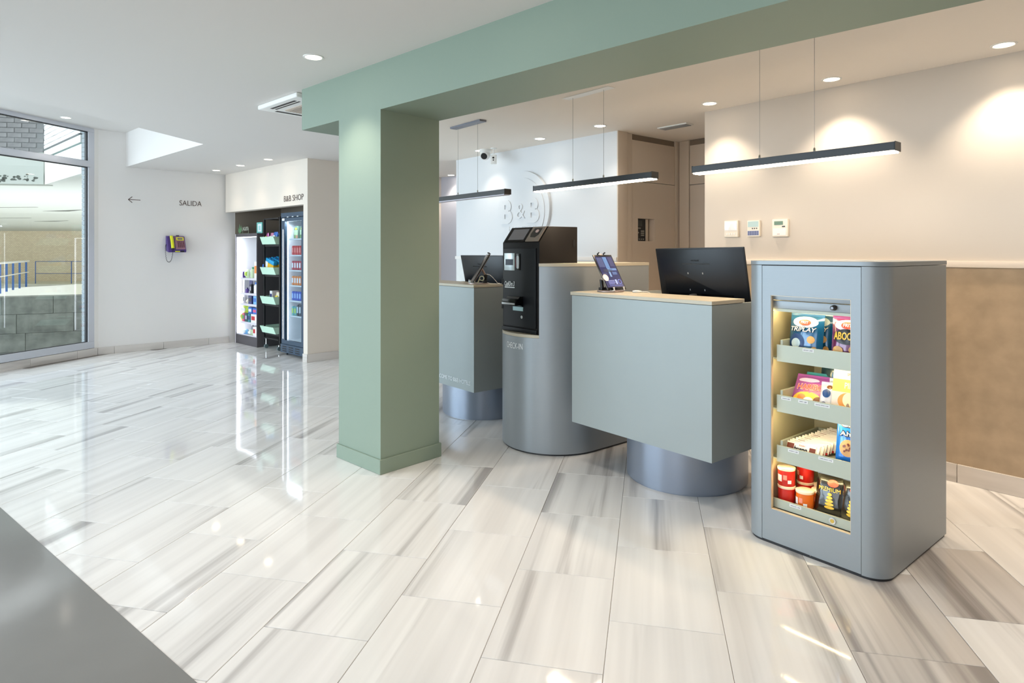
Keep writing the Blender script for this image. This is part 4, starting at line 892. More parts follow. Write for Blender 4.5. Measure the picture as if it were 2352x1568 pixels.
tub('lower red crisp tub of the front stack, with a white and black face mark', -0.360, 0.085, zb, redt, turn=0, mark=False)
tub('upper red crisp tub of the front stack, under the warm light', -0.362, 0.087, zb + 0.0825, redt, turn=30)
tub('lower red crisp tub of the rear stack', -0.330, 0.205, zb, redt, turn=10)
tub('upper red crisp tub of the rear stack, half cut off by the tray above', -0.330, 0.205, zb + 0.0825, redt, turn=-20)
tub('rear red crisp tub between the stack and the orange tubs', -0.252, 0.215, zb, redt, turn=0)
tub('front orange crisp tub with a pull tab on its lid', -0.276, 0.088, zb, orat, turn=10)
tub('orange crisp tub behind the front orange one', -0.232, 0.150, zb, orat, turn=-15)
bl = film('black_foil', (24, 22, 20), 0.25)
for i, (u, v, z, ln, tn, lb) in enumerate(((-0.172, 0.100, 0.1815, 14, 4, 'black crisp bag with golden lettering at the front of the bottom shelf'), (-0.070, 0.088, 0.1815, 10, -14, 'black crisp bag beside the right wall of the opening, bottom shelf'), (-0.100, 0.190, 0.185, 16, 5, 'golden crisp bag standing behind the two black ones'))):
    m_ = bl if i < 2 else film('gold_foil', (214, 170, 84))
    bag('crisp_bag', lb.replace('beside the right wall', 'pushed against the side wall'), u, v, z, 0.128, 0.165, 0.05, m_, ln, tn, None,
        prints=[('printed_badge', redp, 0.012, 0.135, 0.024, 0.016, 0.0014)] + ([('printed_crisp', goldp, 0.004, 0.030 + 0.014 * k, 0.022 - 0.003 * k, 0.0065, 0.0016 + 0.0003 * k) for k in range(5)] if i < 2 else []),
        texts=([('PREMIUM', goldp, -0.048, 0.098, 0.096, 0.017, 0.0, 0)] if i == 0 else [('FRIT', whp, -0.004, 0.128, 0.03, 0.012, 0.02, 0)]))

# ------------------------------------------------------------------ shop niche
def spos(u, v, z=0.0): a = dl(WS, WSr, u, v); return (a[0], a[1], z)
# lit display cabinet: front plane at v=.124, from u=.05 to .77, 1.62 high
dcab = thing('display_cabinet', 'dark grey display cabinet with lit white shelves of toiletries in the niche', 'cabinet', spos(0.052, 0.124), WSr)
CW, CD, CH = 0.715, 0.58, 1.62
box('side_panel', cabg, dcab, 0, 0.02, 0, CD, 0, CH); box('side_panel', cabg, dcab, CW - 0.02, CW, 0, CD, 0, CH)
MB().box(0, CW, 0, CD, CH, CH + 0.004).box(0.02, CW - 0.02, 0, CD, CH - 0.04, CH).build('top_panel', cabg, dcab, smooth=False)
box('base_panel', cabg, dcab, 0.02, CW - 0.02, 0.004, CD, 0, 0.135)
box('back_panel', whitem, dcab, 0.02, CW - 0.02, CD - 0.14, CD - 0.12, 0.135, CH - 0.04)
box('inner_side', whitem, dcab, 0.02, 0.026, 0.01, CD - 0.14, 0.135, CH - 0.04); box('inner_side', whitem, dcab, CW - 0.026, CW - 0.02, 0.01, CD - 0.14, 0.135, CH - 0.04)
box('led_strip', led_w, dcab, 0.028, 0.046, 0.012, 0.03, 0.15, CH - 0.05); box('led_strip', led_w, dcab, 0.05, CW - 0.03, 0.012, 0.03, CH - 0.052, CH - 0.044)
box('led_strip', led_w, dcab, CW - 0.040, CW - 0.028, 0.012, 0.026, 0.15, CH - 0.05)
box('shelf', mat('lilac_white_shelf', (226, 222, 232), 0.4), dcab, 0.026, CW - 0.026, 0.012, CD - 0.14, 0.135, 0.150)
shz = [0.335, 0.60, 0.755, 0.975]
for z in shz: box('shelf', mat('lilac_white_shelf', (226, 222, 232), 0.4), dcab, 0.052, CW - 0.026, 0.018, CD - 0.14, z - 0.028, z)
for k in range(2): box('hook_rail', whitem, dcab, 0.42 + 0.12 * k, 0.43 + 0.12 * k, 0.26, CD - 0.14, 1.46, 1.466)
box('door_pull', mat('lilac_white_shelf', (226, 222, 232), 0.4), dcab, 0.004, 0.016, -0.004, 0.0, 0.0, CH)
cab = lambda u, v, z: spos(0.052 + u, 0.124 + v, z)
def goods(name, label, cat, loc, rz, kind, w_, d_, h_, m, m2=None, group=None):
    t = thing(name, label, cat, loc, rz, group)
    if kind == 'box':
        MB().box(-w_/2, w_/2, 0, d_, 0, h_).build('pack', m, t, bevel=0.002, seg=1)
        if m2: box('printed_label', m2, t, -w_*0.4, w_*0.4, -0.0006, 0.001, h_*0.3, h_*0.75)
    elif kind == 'bottle':
        MB().lathe([(w_/2*0.95, 0), (w_/2, 0.004), (w_/2, h_*0.68), (w_/2*0.4, h_*0.82), (w_/2*0.36, h_*0.84)], 20, (0, w_/2, 0)).build('bottle_body', m, t)
        MB().lathe([(w_/2*0.45, h_*0.83), (w_/2*0.45, h_)], 16, (0, w_/2, 0)).build('cap', m2 or whitem, t)
    elif kind == 'tube':
        mb = MB(); a = [mb.bm.verts.new(p) for p in ((-w_/2, d_/2, h_), (w_/2, d_/2, h_), (w_*0.35, 0, h_*0.15), (-w_*0.35, 0, h_*0.15))]
        b_ = [mb.bm.verts.new(p) for p in ((-w_/2, d_/2+0.002, h_), (w_/2, d_/2+0.002, h_), (w_*0.35, d_, h_*0.15), (-w_*0.35, d_, h_*0.15))]
        mb.bm.faces.new(a); mb.bm.faces.new(b_)
        for i in range(4): mb.bm.faces.new((a[i], a[(i+1)%4], b_[(i+1)%4], b_[i]))
        mb.build('tube_body', m, t); MB().lathe([(w_*0.3, 0), (w_*0.3, h_*0.15)], 16, (0, d_/2, 0)).build('cap', m2 or whitem, t)
    elif kind == 'pouch':
        mb = MB(); P = []
        for j in range(7):
            z = h_ * j / 6; th = d_ / 2 * math.sin(math.pi * min(0.97, max(0.03, (j + 0.8) / 7.0)))
            P.append([mb.bm.verts.new((w_/2 * math.cos(2*math.pi*k/12), d_/2 + th * math.sin(2*math.pi*k/12), z)) for k in range(12)])
        for a, b_ in zip(P, P[1:]):
            for k in range(12): mb.bm.faces.new((a[k], a[(k+1)%12], b_[(k+1)%12], b_[k]))
        mb.bm.faces.new(P[0][::-1]); mb.bm.faces.new(P[-1]); mb.build('pouch_body', m, t)
        if m2: MB().box(-w_*0.3, w_*0.3, -d_*0.06, d_*0.2, h_*0.25, h_*0.7).build('printed_label', m2, t, bevel=0.004)
    return t
C = lambda n_, c: mat(n_, c, 0.4)
violet = C('violet_pack', (96, 72, 150)); lime = C('lime_pack', (170, 196, 60)); greenp = C('green_pack', (70, 150, 100)); paleg = C('pale_green_pack', (196, 216, 176)); navy = C('navy_pack', (44, 52, 112)); bluep = C('blue_pack', (50, 110, 200)); lilacp = C('lilac_pack', (190, 176, 214)); whiteg = C('white_pack', (238, 238, 240)); greyp = C('silver_grey_pack', (178, 176, 182)); orangep = C('orange_pack', (236, 140, 60)); redk = C('red_pack', (200, 40, 50)); pinkp = C('pink_pack', (220, 90, 130)); yelp = C('yellow_pack', (232, 210, 60)); skyp = C('sky_blue_pack', (120, 180, 226)); blackp = C('black_pack', (30, 30, 38)); tealp = C('teal_pack', (60, 140, 150)); creamp = C('cream_pack', (226, 220, 196))
L1 = 'toiletries on the highest cabinet shelf'; L2 = 'toiletries on the second cabinet shelf'; L3 = 'toiletries on the third cabinet shelf'; L4 = 'packs on the fourth cabinet shelf'; L5 = 'packs on the cabinet floor'
items = [
 ('tissue_pack', 'low violet tissue pack on the highest cabinet shelf', 'box', .19, .08, 3, .13, .08, .085, violet, whiteg, L1),
 ('hair_brush_pack', 'pale green rounded pouch on the highest cabinet shelf', 'pouch', .33, .08, 3, .11, .06, .125, paleg, lime, L1),
 ('soap_bottle', 'clear-green pump bottle with a green cap on the highest cabinet shelf', 'bottle', .46, .09, 3, .07, .07, .16, paleg, greenp, L1),
 ('shower_gel', 'white bottle with a dark cap behind the green-capped one', 'bottle', .43, .20, 3, .06, .06, .22, whiteg, navy, L1),
 ('shower_gel', 'tall white bottle with an orange label beside the cabinet side wall', 'box', .60, .09, 3, .08, .05, .24, whiteg, orangep, L1),
 ('toothbrush_card', 'long lilac toothbrush card hanging high in the cabinet', 'box', .47, .30, 99, .05, .02, .34, lilacp, violet, 'hanging toiletries high in the cabinet'),
 ('toothbrush_card', 'long white and violet card hanging beside the cabinet side wall', 'box', .60, .28, 99, .07, .02, .46, whiteg, lilacp, 'hanging toiletries high in the cabinet'),
 ('razor_card', 'narrow red and white card hanging highest in the cabinet', 'box', .41, .32, 99.1, .025, .02, .40, redk, whiteg, 'hanging toiletries high in the cabinet'),
 ('comb_pack', 'blue-grey comb pack hanging below the red card', 'box', .48, .28, 98, .07, .02, .11, tealp, greyp, 'hanging toiletries high in the cabinet'),
 ('plaster_pack', 'orange pack hanging under the violet cards', 'box', .60, .26, 98, .07, .02, .12, orangep, whiteg, 'hanging toiletries high in the cabinet'),
 ('shampoo_box', 'tall silver-grey box, first on the second cabinet shelf', 'box', .17, .09, 2, .06, .05, .20, greyp, whiteg, L2),
 ('shampoo_box', 'tall white box beside the silver-grey one, second cabinet shelf', 'box', .25, .09, 2, .06, .05, .19, whiteg, greyp, L2),
 ('deodorant_stick', 'short violet stick on the second cabinet shelf', 'bottle', .33, .08, 2, .055, .055, .075, violet, navy, L2),
 ('cream_tube', 'white and navy tube standing in the middle of the second cabinet shelf', 'tube', .41, .10, 2, .09, .04, .19, navy, whiteg, L2),
 ('black_box', 'narrow black pack next to the navy tube, second cabinet shelf', 'box', .47, .08, 2, .05, .04, .13, blackp, greyp, L2),
 ('spray_can', 'blue-capped white spray can on the second cabinet shelf', 'bottle', .56, .09, 2, .06, .06, .16, whiteg, bluep, L2),
 ('spray_can', 'plain white can by the cabinet side wall, second shelf', 'bottle', .635, .09, 2, .055, .055, .15, whiteg, whiteg, L2),
 ('cotton_pack', 'grey translucent pack, first on the third cabinet shelf', 'pouch', .20, .09, 1, .13, .06, .12, greyp, whiteg, L3),
 ('cotton_pack', 'small cream folded pack in the middle of the third cabinet shelf', 'pouch', .34, .09, 1, .10, .05, .06, creamp, None, L3),
 ('sock_pack', 'black and navy card pack on the third cabinet shelf', 'box', .46, .08, 1, .11, .04, .115, navy, blackp, L3),
 ('wipes_pack', 'pale blue pack by the cabinet side wall, third shelf', 'box', .60, .08, 1, .10, .04, .12, skyp, bluep, L3),
 ('wipes_pack', 'lime wipes pack lying at the top of the fourth cabinet shelf pile', 'pouch', .28, .06, 0.13, .22, .07, .10, lime, whiteg, L4),
 ('lime_box', 'lime cloth pack under the lime wipes pack', 'pouch', .18, .07, 0, .12, .07, .13, lime, None, L4),
 ('tissue_pack', 'blue tissue pack on top of the fourth cabinet shelf pile', 'box', .48, .07, 0.13, .11, .06, .09, bluep, whiteg, L4),
 ('tissue_pack', 'blue pack with a pink print on the pile by the cabinet side wall', 'box', .61, .07, 0.13, .12, .06, .085, bluep, pinkp, L4),
 ('care_box', 'pink and green care box on the fourth cabinet shelf', 'box', .29, .06, 0, .07, .05, .12, pinkp, greenp, L4),
 ('care_box', 'dark green care box beside the pink one on the fourth cabinet shelf', 'box', .37, .06, 0, .07, .05, .12, C('dark_green_pack', (50, 90, 90)), lilacp, L4),
 ('care_box', 'teal care box in the middle of the fourth cabinet shelf', 'box', .455, .06, 0, .08, .05, .12, tealp, navy, L4),
 ('care_box', 'white care box with red lettering by the side wall, fourth cabinet shelf', 'box', .58, .06, 0, .14, .05, .125, whiteg, redk, L4),
 ('cup_pack', 'tall grey-white cylinder on the cabinet floor', 'bottle', .32, .16, -1, .06, .06, .14, greyp, whiteg, L5),
 ('cup_pack', 'second tall grey cylinder on the cabinet floor', 'bottle', .42, .16, -1, .06, .06, .14, greyp, greyp, L5),
 ('sewing_bag', 'round pale blue pouch on the cabinet floor', 'pouch', .30, .06, -1, .14, .07, .07, skyp, whiteg, L5),
 ('sewing_bag', 'round white-green pouch on the cabinet floor', 'pouch', .47, .06, -1, .14, .07, .075, paleg, whiteg, L5),
 ('first_aid_box', 'red and white box by the side wall on the cabinet floor', 'box', .61, .06, -1, .08, .05, .13, whiteg, redk, L5),
]
for nm, lb, kd, u, v, lv, w_, d_, h_, a, b_, gr in items:
    z = {3: 0.975, 2: 0.755, 1: 0.60, 0: 0.335, 0.13: 0.461, -1: 0.150, 99: 1.02, 98: 1.21 - 0.12, 99.1: 1.06}[lv]
    if lv in (99, 99.1): z = 1.50 - h_ - 0.03
    if lv == 98: z = 0.99 + 0.245
    if lv not in (98, 99, 99.1): u = (u - 0.17) * 1.12 + 0.085; v = max(0.02, v - 0.045)
    if lv == 98: v = 0.23; z = 1.12 if 'comb' in nm else 1.05
    goods(nm, lb, 'toiletries', cab(u, v, z + 0.0005), WSr, kd, w_, d_, h_, a, b_, gr)

# things on top of the cabinet
ls = thing('leaf_lettering_stand', 'small green leaf and pale metal lettering stand on top of the display cabinet', 'sign', cab(0.03, 0.03, CH + 0.0045), WSr)
gm2 = mat('grey_green_metal', (150, 168, 140), 0.4, metal=0.3)
box('foot', gm2, ls, 0.0, 0.36, -0.01, 0.02, 0, 0.004)
for a_, l_ in ((70, 0.13), (100, 0.15), (130, 0.12), (50, 0.10), (150, 0.09)):
    mb = MB(); M = Matrix.Translation((0.065, 0, 0.01)) @ Matrix.Rotation(R(90 - a_), 4, 'Y')
    mb.prism([(-0.004, 0), (0.004, 0), (0.016, l_ * 0.5), (0, l_), (-0.016, l_ * 0.5)], -0.001, 0.001, M @ Matrix.Rotation(R(90), 4, 'X')); mb.build('leaf', mat('dull_green_leaf', (96, 140, 98), 0.5), ls)
text('lettering', 'LAGUITA', mat('pale_metal_letters', (196, 200, 186), 0.35, metal=0.4), ls, 0.13, 0.003, 0.045, 0.22, 0.055, 0.004, 0.01)
box('post', gm2, ls, 0.335, 0.341, 0, 0.004, 0.003, 0.05); box('post', gm2, ls, 0.15, 0.156, 0, 0.004, 0.003, 0.05)
fr = thing('picture_frame', 'small mint green frame with a white sheet on top of the display cabinet', 'frame', cab(0.66, 0.06, CH + 0.0045), WSr)
ring(MB(), -0.085, 0.085, 0, 0.155, -0.062, 0.062, 0.022, 0.133, 0, 0.012).build('frame', mat('mint_frame', (120, 196, 186), 0.5), fr)
box('sheet', mat('white_sheet', (232, 240, 240), 0.6), fr, -0.062, 0.062, 0.004, 0.010, 0.022, 0.133)
box('printed_square', mat('pale_aqua_print', (170, 214, 216), 0.6), fr, -0.028, 0.028, 0.003, 0.004, 0.045, 0.108)

# black wheeled rack with tilted mint bins: front plane at v=.173, x from u=1.003
rk = thing('wheeled_rack', 'black wheeled rack with four tilted mint green bins between cabinet and fridge', 'rack', spos(1.003, 0.173), WSr)
RD = 0.60
for x, zt in ((-0.128, 1.825), (0.315, 1.84)):
    for y in (0.0, RD):
        MB().box(x - 0.009 if x < 0 else x + 0.008, x + 0.009 if x < 0 else x + 0.034, y, y + 0.02, 0.075, zt).build('post', black, rk, smooth=False)
for z in (1.81, 0.14): 
    for y in (0.002, RD): MB().box(-0.12, 0.30, y, y + 0.016, z, z + 0.016).build('rail', black, rk, smooth=False)
for x in (-0.128, 0.315): box('rail', black, rk, x - 0.006, x + 0.006, 0.02, RD, 1.812, 1.824)
binz = ((1.568, 1.462), (1.142, 1.042), (0.734, 0.633), (0.314, 0.228))
MI = mint
for zt, zb_ in binz:
    for y in (0.0025, RD): box('rail', black, rk, -0.12, 0.30, y + 0.006, y + 0.018, zb_ - 0.03, zb_ - 0.008)
    tl, tr_, br, bl_ = (-0.209, zt), (0.195, zt), (0.273, zb_), (-0.130, zb_)
    XZ = Matrix(((1, 0, 0, 0), (0, 0, 1, 0), (0, 1, 0, 0), (0, 0, 0, 1)))
    b0 = MB().prism([bl_, br, tr_, tl], -0.022, -0.014, XZ).build('bin_end', mint, rk, smooth=False)
    MB().prism([bl_, br, tr_, tl], RD - 0.03, RD - 0.022, XZ).build('bin_end', mint, b0, smooth=False)
    MB().prism([bl_, (bl_[0] + 0.008, bl_[1]), (tl[0] + 0.008, tl[1]), tl], -0.0135, RD - 0.0305, XZ).build('bin_side', mint, b0, smooth=False)
    MB().prism([(br[0] - 0.008, br[1]), br, tr_, (tr_[0] - 0.008, tr_[1])], -0.0135, RD - 0.0305, XZ).build('bin_side', mint, b0, smooth=False)
    MB().prism([(bl_[0] + 0.009, bl_[1]), (br[0] - 0.009, br[1]), (br[0] - 0.015, br[1] + 0.008), (bl_[0] + 0.003, bl_[1] + 0.008)], -0.0135, RD - 0.0305, XZ).build('bin_base', mint, b0, smooth=False)
for x in (-0.10, 0.28):
    for y in (0.02, RD - 0.02):
        c_ = MB().cyl((x, y, 0.05), (x, y, 0.14 if x < 0 else 0.078), 0.008, 10).build('caster_stem', chrome, rk)
        MB().cyl((x - 0.014, y, 0.029), (x + 0.014, y, 0.029), 0.028, 20).build('wheel', mat('caster_wheel_grey', (96, 112, 116), 0.35), c_)
rp = lambda x, y, z: spos(1.003 + x, 0.173 + y, z)
bagm = [(film('pink_foil', (200, 110, 170)), yelp), (film('rose_foil', (224, 150, 180)), whiteg), (film('violet_foil2', (150, 90, 170)), pinkp), (film('blue_foil', (40, 110, 200)), whiteg), (film('deep_blue_foil', (24, 60, 150)), skyp), (film('light_blue_foil', (110, 170, 226)), whiteg), (film('navy_foil', (20, 34, 100)), yelp)]
names = ['peach and pink sweets bag leaning out of the top bin', 'rose sweets bag in the middle of the top bin', 'violet sweets bag towards the back of the top bin', 'bright blue snack bag at the front corner of the top bin', 'deep blue snack bag behind the bright blue one in the top bin', 'light blue and white snack bag in the top bin', 'navy and yellow snack bag deep in the top bin beside the fridge']
for i, (x, y, s_) in enumerate(((-0.12, 0.02, 0.15), (-0.02, 0.05, 0.15), (-0.03, 0.17, 0.16), (0.11, 0.03, 0.16), (0.12, 0.14, 0.17), (0.05, 0.10, 0.14), (0.16, 0.38, 0.24))):
    goods('sweets_bag', names[i], 'snack', rp(x, y, 1.475), WSr + (i * 37) % 20 - 10, 'pouch', 0.11, 0.06, s_, bagm[i][0], bagm[i][1], 'bags in the top mint bin')
for i in range(7):
    t = thing('juice_carton', 'yellow drink pack with a blue top, %s along the second bin' % ords[i] if i else 'yellow drink pack with a blue top, frontmost in the second bin', 'drink', rp(-0.10 + 0.006 * i, 0.02 + 0.072 * i, 1.115 + 0.010 * i), WSr, 'yellow and blue drink packs in the second mint bin')
    t.rotation_euler = (0, R(14), R(WSr))
    MB().box(-0.055, 0.20, 0, 0.062, 0, 0.10).build('pack_body', C('amber_pack', (232, 180, 40)), t, bevel=0.004); 
    MB().box(-0.05, 0.195, 0.002, 0.060, 0.10, 0.155).build('pack_top', C('cyan_pack', (40, 160, 216)), t, bevel=0.008)
    box('printed_label', whiteg, t, -0.045, 0.03, -0.0012, 0.0, 0.03, 0.11)
    for k in range(2): MB().lathe([(0.010, 0), (0.010, 0.018)], 12, (0.02 + 0.1 * k, 0.031, 0.152)).build('cap', C('bright_blue_cap', (30, 110, 200)), t)
goods('sweets_bag', 'small blue packet at the front corner of the second mint bin', 'snack', rp(-0.165, 0.0, 1.125), WSr, 'pouch', 0.06, 0.03, 0.06, bluep, None)
goods('snack_box', 'white and blue box leaning in the third mint bin', 'snack', rp(-0.02, 0.05, 0.645), WSr, 'box', 0.07, 0.10, 0.165, whiteg, navy, 'boxes in the third mint bin')
goods('snack_box', 'dark red box in the third mint bin', 'snack', rp(0.05, 0.14, 0.645), WSr, 'box', 0.05, 0.10, 0.15, redk, None, 'boxes in the third mint bin')
goods('snack_box', 'cream packet with a printed label in the third mint bin', 'snack', rp(0.14, 0.05, 0.645), WSr, 'pouch', 0.11, 0.06, 0.15, creamp, yelp, 'boxes in the third mint bin')
goods('snack_box', 'brown packet at the back of the third mint bin', 'snack', rp(0.15, 0.30, 0.645), WSr, 'pouch', 0.10, 0.06, 0.17, C('brown_pack', (130, 90, 50)), None, 'boxes in the third mint bin')
for i, (m_, lb) in enumerate(((C('charcoal_sleeve', (40, 42, 44)), 'flat charcoal folder lying far back in the lowest mint bin'), (whiteg, 'flat white folder lying in the lowest mint bin'), (C('charcoal_sleeve', (40, 42, 44)), 'flat charcoal folder in front of the white ones, lowest mint bin'), (C('off_white_sleeve', (214, 222, 232)), 'off-white folder frontmost in the lowest mint bin'))):
    goods('folder', lb, 'folder', rp(0.03 + 0.035 * (i % 2), 0.40 - 0.125 * i, 0.245 + 0.022 * i * 0 ), WSr, 'box', 0.26, 0.10, 0.05 - 0.006 * i, m_, None, 'folders in the lowest mint bin')

# drinks fridge
fg_ = thing('drinks_fridge', 'tall slate blue glass-door drinks fridge beside the white pillar', 'fridge', spos(1.58, 0.083), WSr)
FW, FD, FH = 0.60, 0.60, 1.868
MB().box(0, 0.03, 0.03, FD, 0.05, FH).build('side_panel', fridgeb, fg_, smooth=False); MB().box(FW - 0.03, FW, 0.03, FD, 0.05, FH).build('side_panel', fridgeb, fg_, smooth=False)
box('back_panel', whitem, fg_, 0.03, FW - 0.03, FD - 0.04, FD, 0.05, FH)
MB().box(0.0, FW, -0.01, 0.03, 1.805, FH).box(0.03, FW - 0.03, 0.03, FD - 0.04, 1.77, FH).build('header', fridgeb, fg_, bevel=0.002, seg=1)
for k in range(7): box('header_print', inkw if k % 2 else black, fg_, 0.10 + 0.065 * k, 0.135 + 0.065 * k, -0.0112, -0.01, 1.806, 1.816)
ring(MB(), 0.012, FW - 0.004, 0.148, 1.80, 0.10, FW - 0.06, 0.20, 1.755, -0.012, 0.028).build('door_frame', fridgeb, fg_, bevel=0.002, seg=1)
box('door_glass', glass2, fg_, 0.10, FW - 0.06, 0.004, 0.008, 0.20, 1.755)
box('led_strip', led_w, fg_, 0.056, 0.066, -0.0135, -0.0122, 0.215, 1.65)
box('rating_plate', whitem, fg_, 0.035, 0.10, -0.0135, -0.0122, 1.765, 1.795)
box('inner_side', whitem, fg_, 0.03, 0.036, 0.03, FD - 0.04, 0.16, 1.77); box('inner_side', whitem, fg_, FW - 0.036, FW - 0.03, 0.03, FD - 0.04, 0.16, 1.77)
box('led_strip', led_w, fg_, 0.066, 0.082, 0.04, 0.05, 0.20, 1.76)
box('inner_floor', whitem, fg_, 0.03, FW - 0.03, 0.03, FD - 0.04, 0.15, 0.19)
gr_ = MB().box(0.0, FW, -0.02, 0.05, 0.035, 0.145).build('base_grille', fridgeb, fg_, bevel=0.006)
for k in range(3):
    for j in range(3): box('grille_slot', blackg, gr_, 0.06 + 0.17 * k, 0.17 + 0.17 * k, -0.0215, -0.0195, 0.055 + 0.028 * j, 0.065 + 0.028 * j)
for x in (0.06, FW - 0.06): MB().lathe([(0.018, 0), (0.014, 0.036)], 14, (x, 0.04, 0)).build('foot', black, fg_)
fz = [1.530, 1.318, 1.120, 0.922, 0.722, 0.525]
for z in fz: box('shelf', whitem, fg_, 0.115, FW - 0.036, 0.045, FD - 0.06, z - 0.018, z - 0.001)
fp_ = lambda u, v, z: spos(1.58 + u, 0.083 + v, z)
def can(label, loc, m, m2, h_, r_, group, cap=None, cat='can'):
    t = thing('drink_can', label, cat, loc, WSr, group)
    MB().lathe([(r_ * 0.8, 0), (r_, 0.008), (r_, h_ - 0.012), (r_ * 0.8, h_)], 20).build('can_body', m, t)
    MB().lathe([(r_ * 0.80, h_ - 0.0005), (r_ * 0.82, h_ + 0.002), (r_ * 0.7, h_ + 0.0005)], 20).build('can_lid', chrome, t)
    mb = MB(); K_ = 6; P = [R(-90 - 38 + 76 * k / K_) for k in range(K_ + 1)]; rr = r_ + 0.0006
    for a, b_ in zip(P, P[1:]): mb.quad([(rr * math.cos(a), rr * math.sin(a), h_ * 0.25), (rr * math.cos(b_), rr * math.sin(b_), h_ * 0.25), (rr * math.cos(b_), rr * math.sin(b_), h_ * 0.78), (rr * math.cos(a), rr * math.sin(a), h_ * 0.78)])
    mb.build('printed_label', m2, t)
rows = [(1.318, 'red drink can', C('vivid_red_can', (214, 24, 30)), C('pale_red_label', (244, 130, 120)), 0.118, 'second fridge shelf', 6, 0.0295),
        (1.120, 'crimson and white drink can', C('crimson_can', (196, 40, 66)), whiteg, 0.118, 'third fridge shelf', 6, 0.0295),
        (0.922, 'orange and white drink can', C('orange_can', (240, 140, 50)), whiteg, 0.118, 'fourth fridge shelf', 5, 0.0295),
        (0.722, 'blue drink can', C('royal_blue_can', (24, 80, 196)), C('pale_blue_label', (150, 190, 240)), 0.118, 'fifth fridge shelf', 6, 0.0295),
        (0.525, 'black and white drink can', C('ink_black_can', (24, 44, 62)), C('white_ring_label', (206, 220, 226)), 0.150, 'lowest full fridge shelf', 4, 0.0295)]
for z, nm, m1, m2, h_, shn, n_, r_ in rows:
    for i in range(n_):
        u = (0.175 if n_ >= 5 else 0.305) + 0.064 * i
        lb = '%s, %s from the hinge side on the %s' % (nm, 'first' if i == 0 else ords[i], shn)
        can(lb, fp_(u, 0.085, z), m1, m2, h_, r_, nm + 's on the ' + shn)
can('yellow and orange drink can beside the door frame on the fourth fridge shelf', fp_(0.175 + 0.064 * 5, 0.085, 0.922), C('lemon_can', (236, 226, 110)), whiteg, 0.118, 0.0295, 'orange and white drink cans on the fourth fridge shelf')
can('lime and blue drink can, first from the hinge side on the lowest full fridge shelf', fp_(0.175, 0.085, 0.525), C('lime_blue_can', (90, 180, 180)), C('lime_label', (196, 226, 90)), 0.118, 0.0295, 'lime and blue cans on the lowest full fridge shelf')
can('lime and blue drink can beside the black and white ones in the fridge', fp_(0.24, 0.085, 0.525), C('lime_blue_can', (90, 180, 180)), C('lime_label', (196, 226, 90)), 0.118, 0.0295, 'lime and blue cans on the lowest full fridge shelf')
for i, u in enumerate((0.24, 0.40)):
    t = thing('salad_tub', ('green and white food pouch nearer the hinge on the top fridge shelf', 'green and white food pouch nearer the door edge on the top fridge shelf')[i], 'food', fp_(u, 0.075, 1.530), WSr, 'food pouches on the top fridge shelf')
    MB().prism([(-0.06, 0.0), (0.06, 0.0), (0.068, 0.05), (0.055, 0.125), (0.03, 0.165), (-0.03, 0.165), (-0.055, 0.125), (-0.068, 0.05)], 0, 0.045, Matrix(((1, 0, 0, 0), (0, 0, 1, 0), (0, 1, 0, 0), (0, 0, 0, 1)))).build('pouch_body', C('dark_leaf_pack', (70, 96, 80)), t, bevel=0.006)
    for nm, m_, a in (('printed_field', C('pale_green_print', (186, 214, 170)), (-0.045, 0.045, 0.03, 0.11)), ('printed_field', C('salad_print', (96, 140, 70)), (-0.05, 0.0, 0.01, 0.05)), ('printed_food', C('bean_print', (196, 140, 110)), (0.0, 0.045, 0.005, 0.045)), ('printed_mark', C('lemon_print', (226, 226, 60)), (-0.02, 0.025, 0.115, 0.14))):
        box(nm, m_, t, a[0], a[1], -0.002 - (0.001 if nm != 'printed_field' else 0), 0.001, a[2], a[3])
goods('water_bottle', 'tall aqua water bottle standing alone on the fridge floor', 'drink', fp_(0.47, 0.06, 0.191), WSr, 'bottle', 0.085, 0.085, 0.30, C('aqua_bottle', (120, 200, 214)), skyp)
l = D.lights.new('fridge_lamp', 'AREA'); l.shape = 'RECTANGLE'; l.size = 0.4; l.size_y = 0.05; l.energy = 3.5; l.color = (0.85, 0.93, 1.0)
lo = D.objects.new('fridge_lamp', l); COL.objects.link(lo); lo.parent = fg_; lo.location = (0.3, 0.05, 1.75); lo.rotation_euler = (R(-18), 0, 0)
l = D.lights.new('cabinet_lamp', 'AREA'); l.shape = 'RECTANGLE'; l.size = 0.02; l.size_y = 1.35; l.energy = 4; l.color = (0.93, 0.95, 1.0)
lo = D.objects.new('cabinet_lamp', l); COL.objects.link(lo); lo.parent = dcab; lo.location = (0.06, 0.02, 0.85); lo.rotation_euler = (R(90), 0, R(-35))

# ------------------------------------------------------------------ courtyard outside the window
conc = mat('grey_concrete_block', (134, 135, 124), 0.9, mottle=0.5, mscale=6, bump=0.4, bscale=18)
plaster = mat('white_outdoor_plaster', (226, 228, 224), 0.8)
grp_ = mat('pale_green_plaster', (160, 165, 158), 0.8)
brickd = mat('grey_brick', (112, 112, 112), 0.85, mottle=0.35, mscale=9, bump=0.4, bscale=40)
brickw = mat('white_painted_brick', (214, 215, 214), 0.75, bump=0.3, bscale=40)
mortar = mat('grey_mortar', (104, 106, 106), 0.9); mortarw = mat('white_mortar', (176, 178, 178), 0.9)
bluer = mat('blue_railing_paint', (40, 92, 160), 0.4)
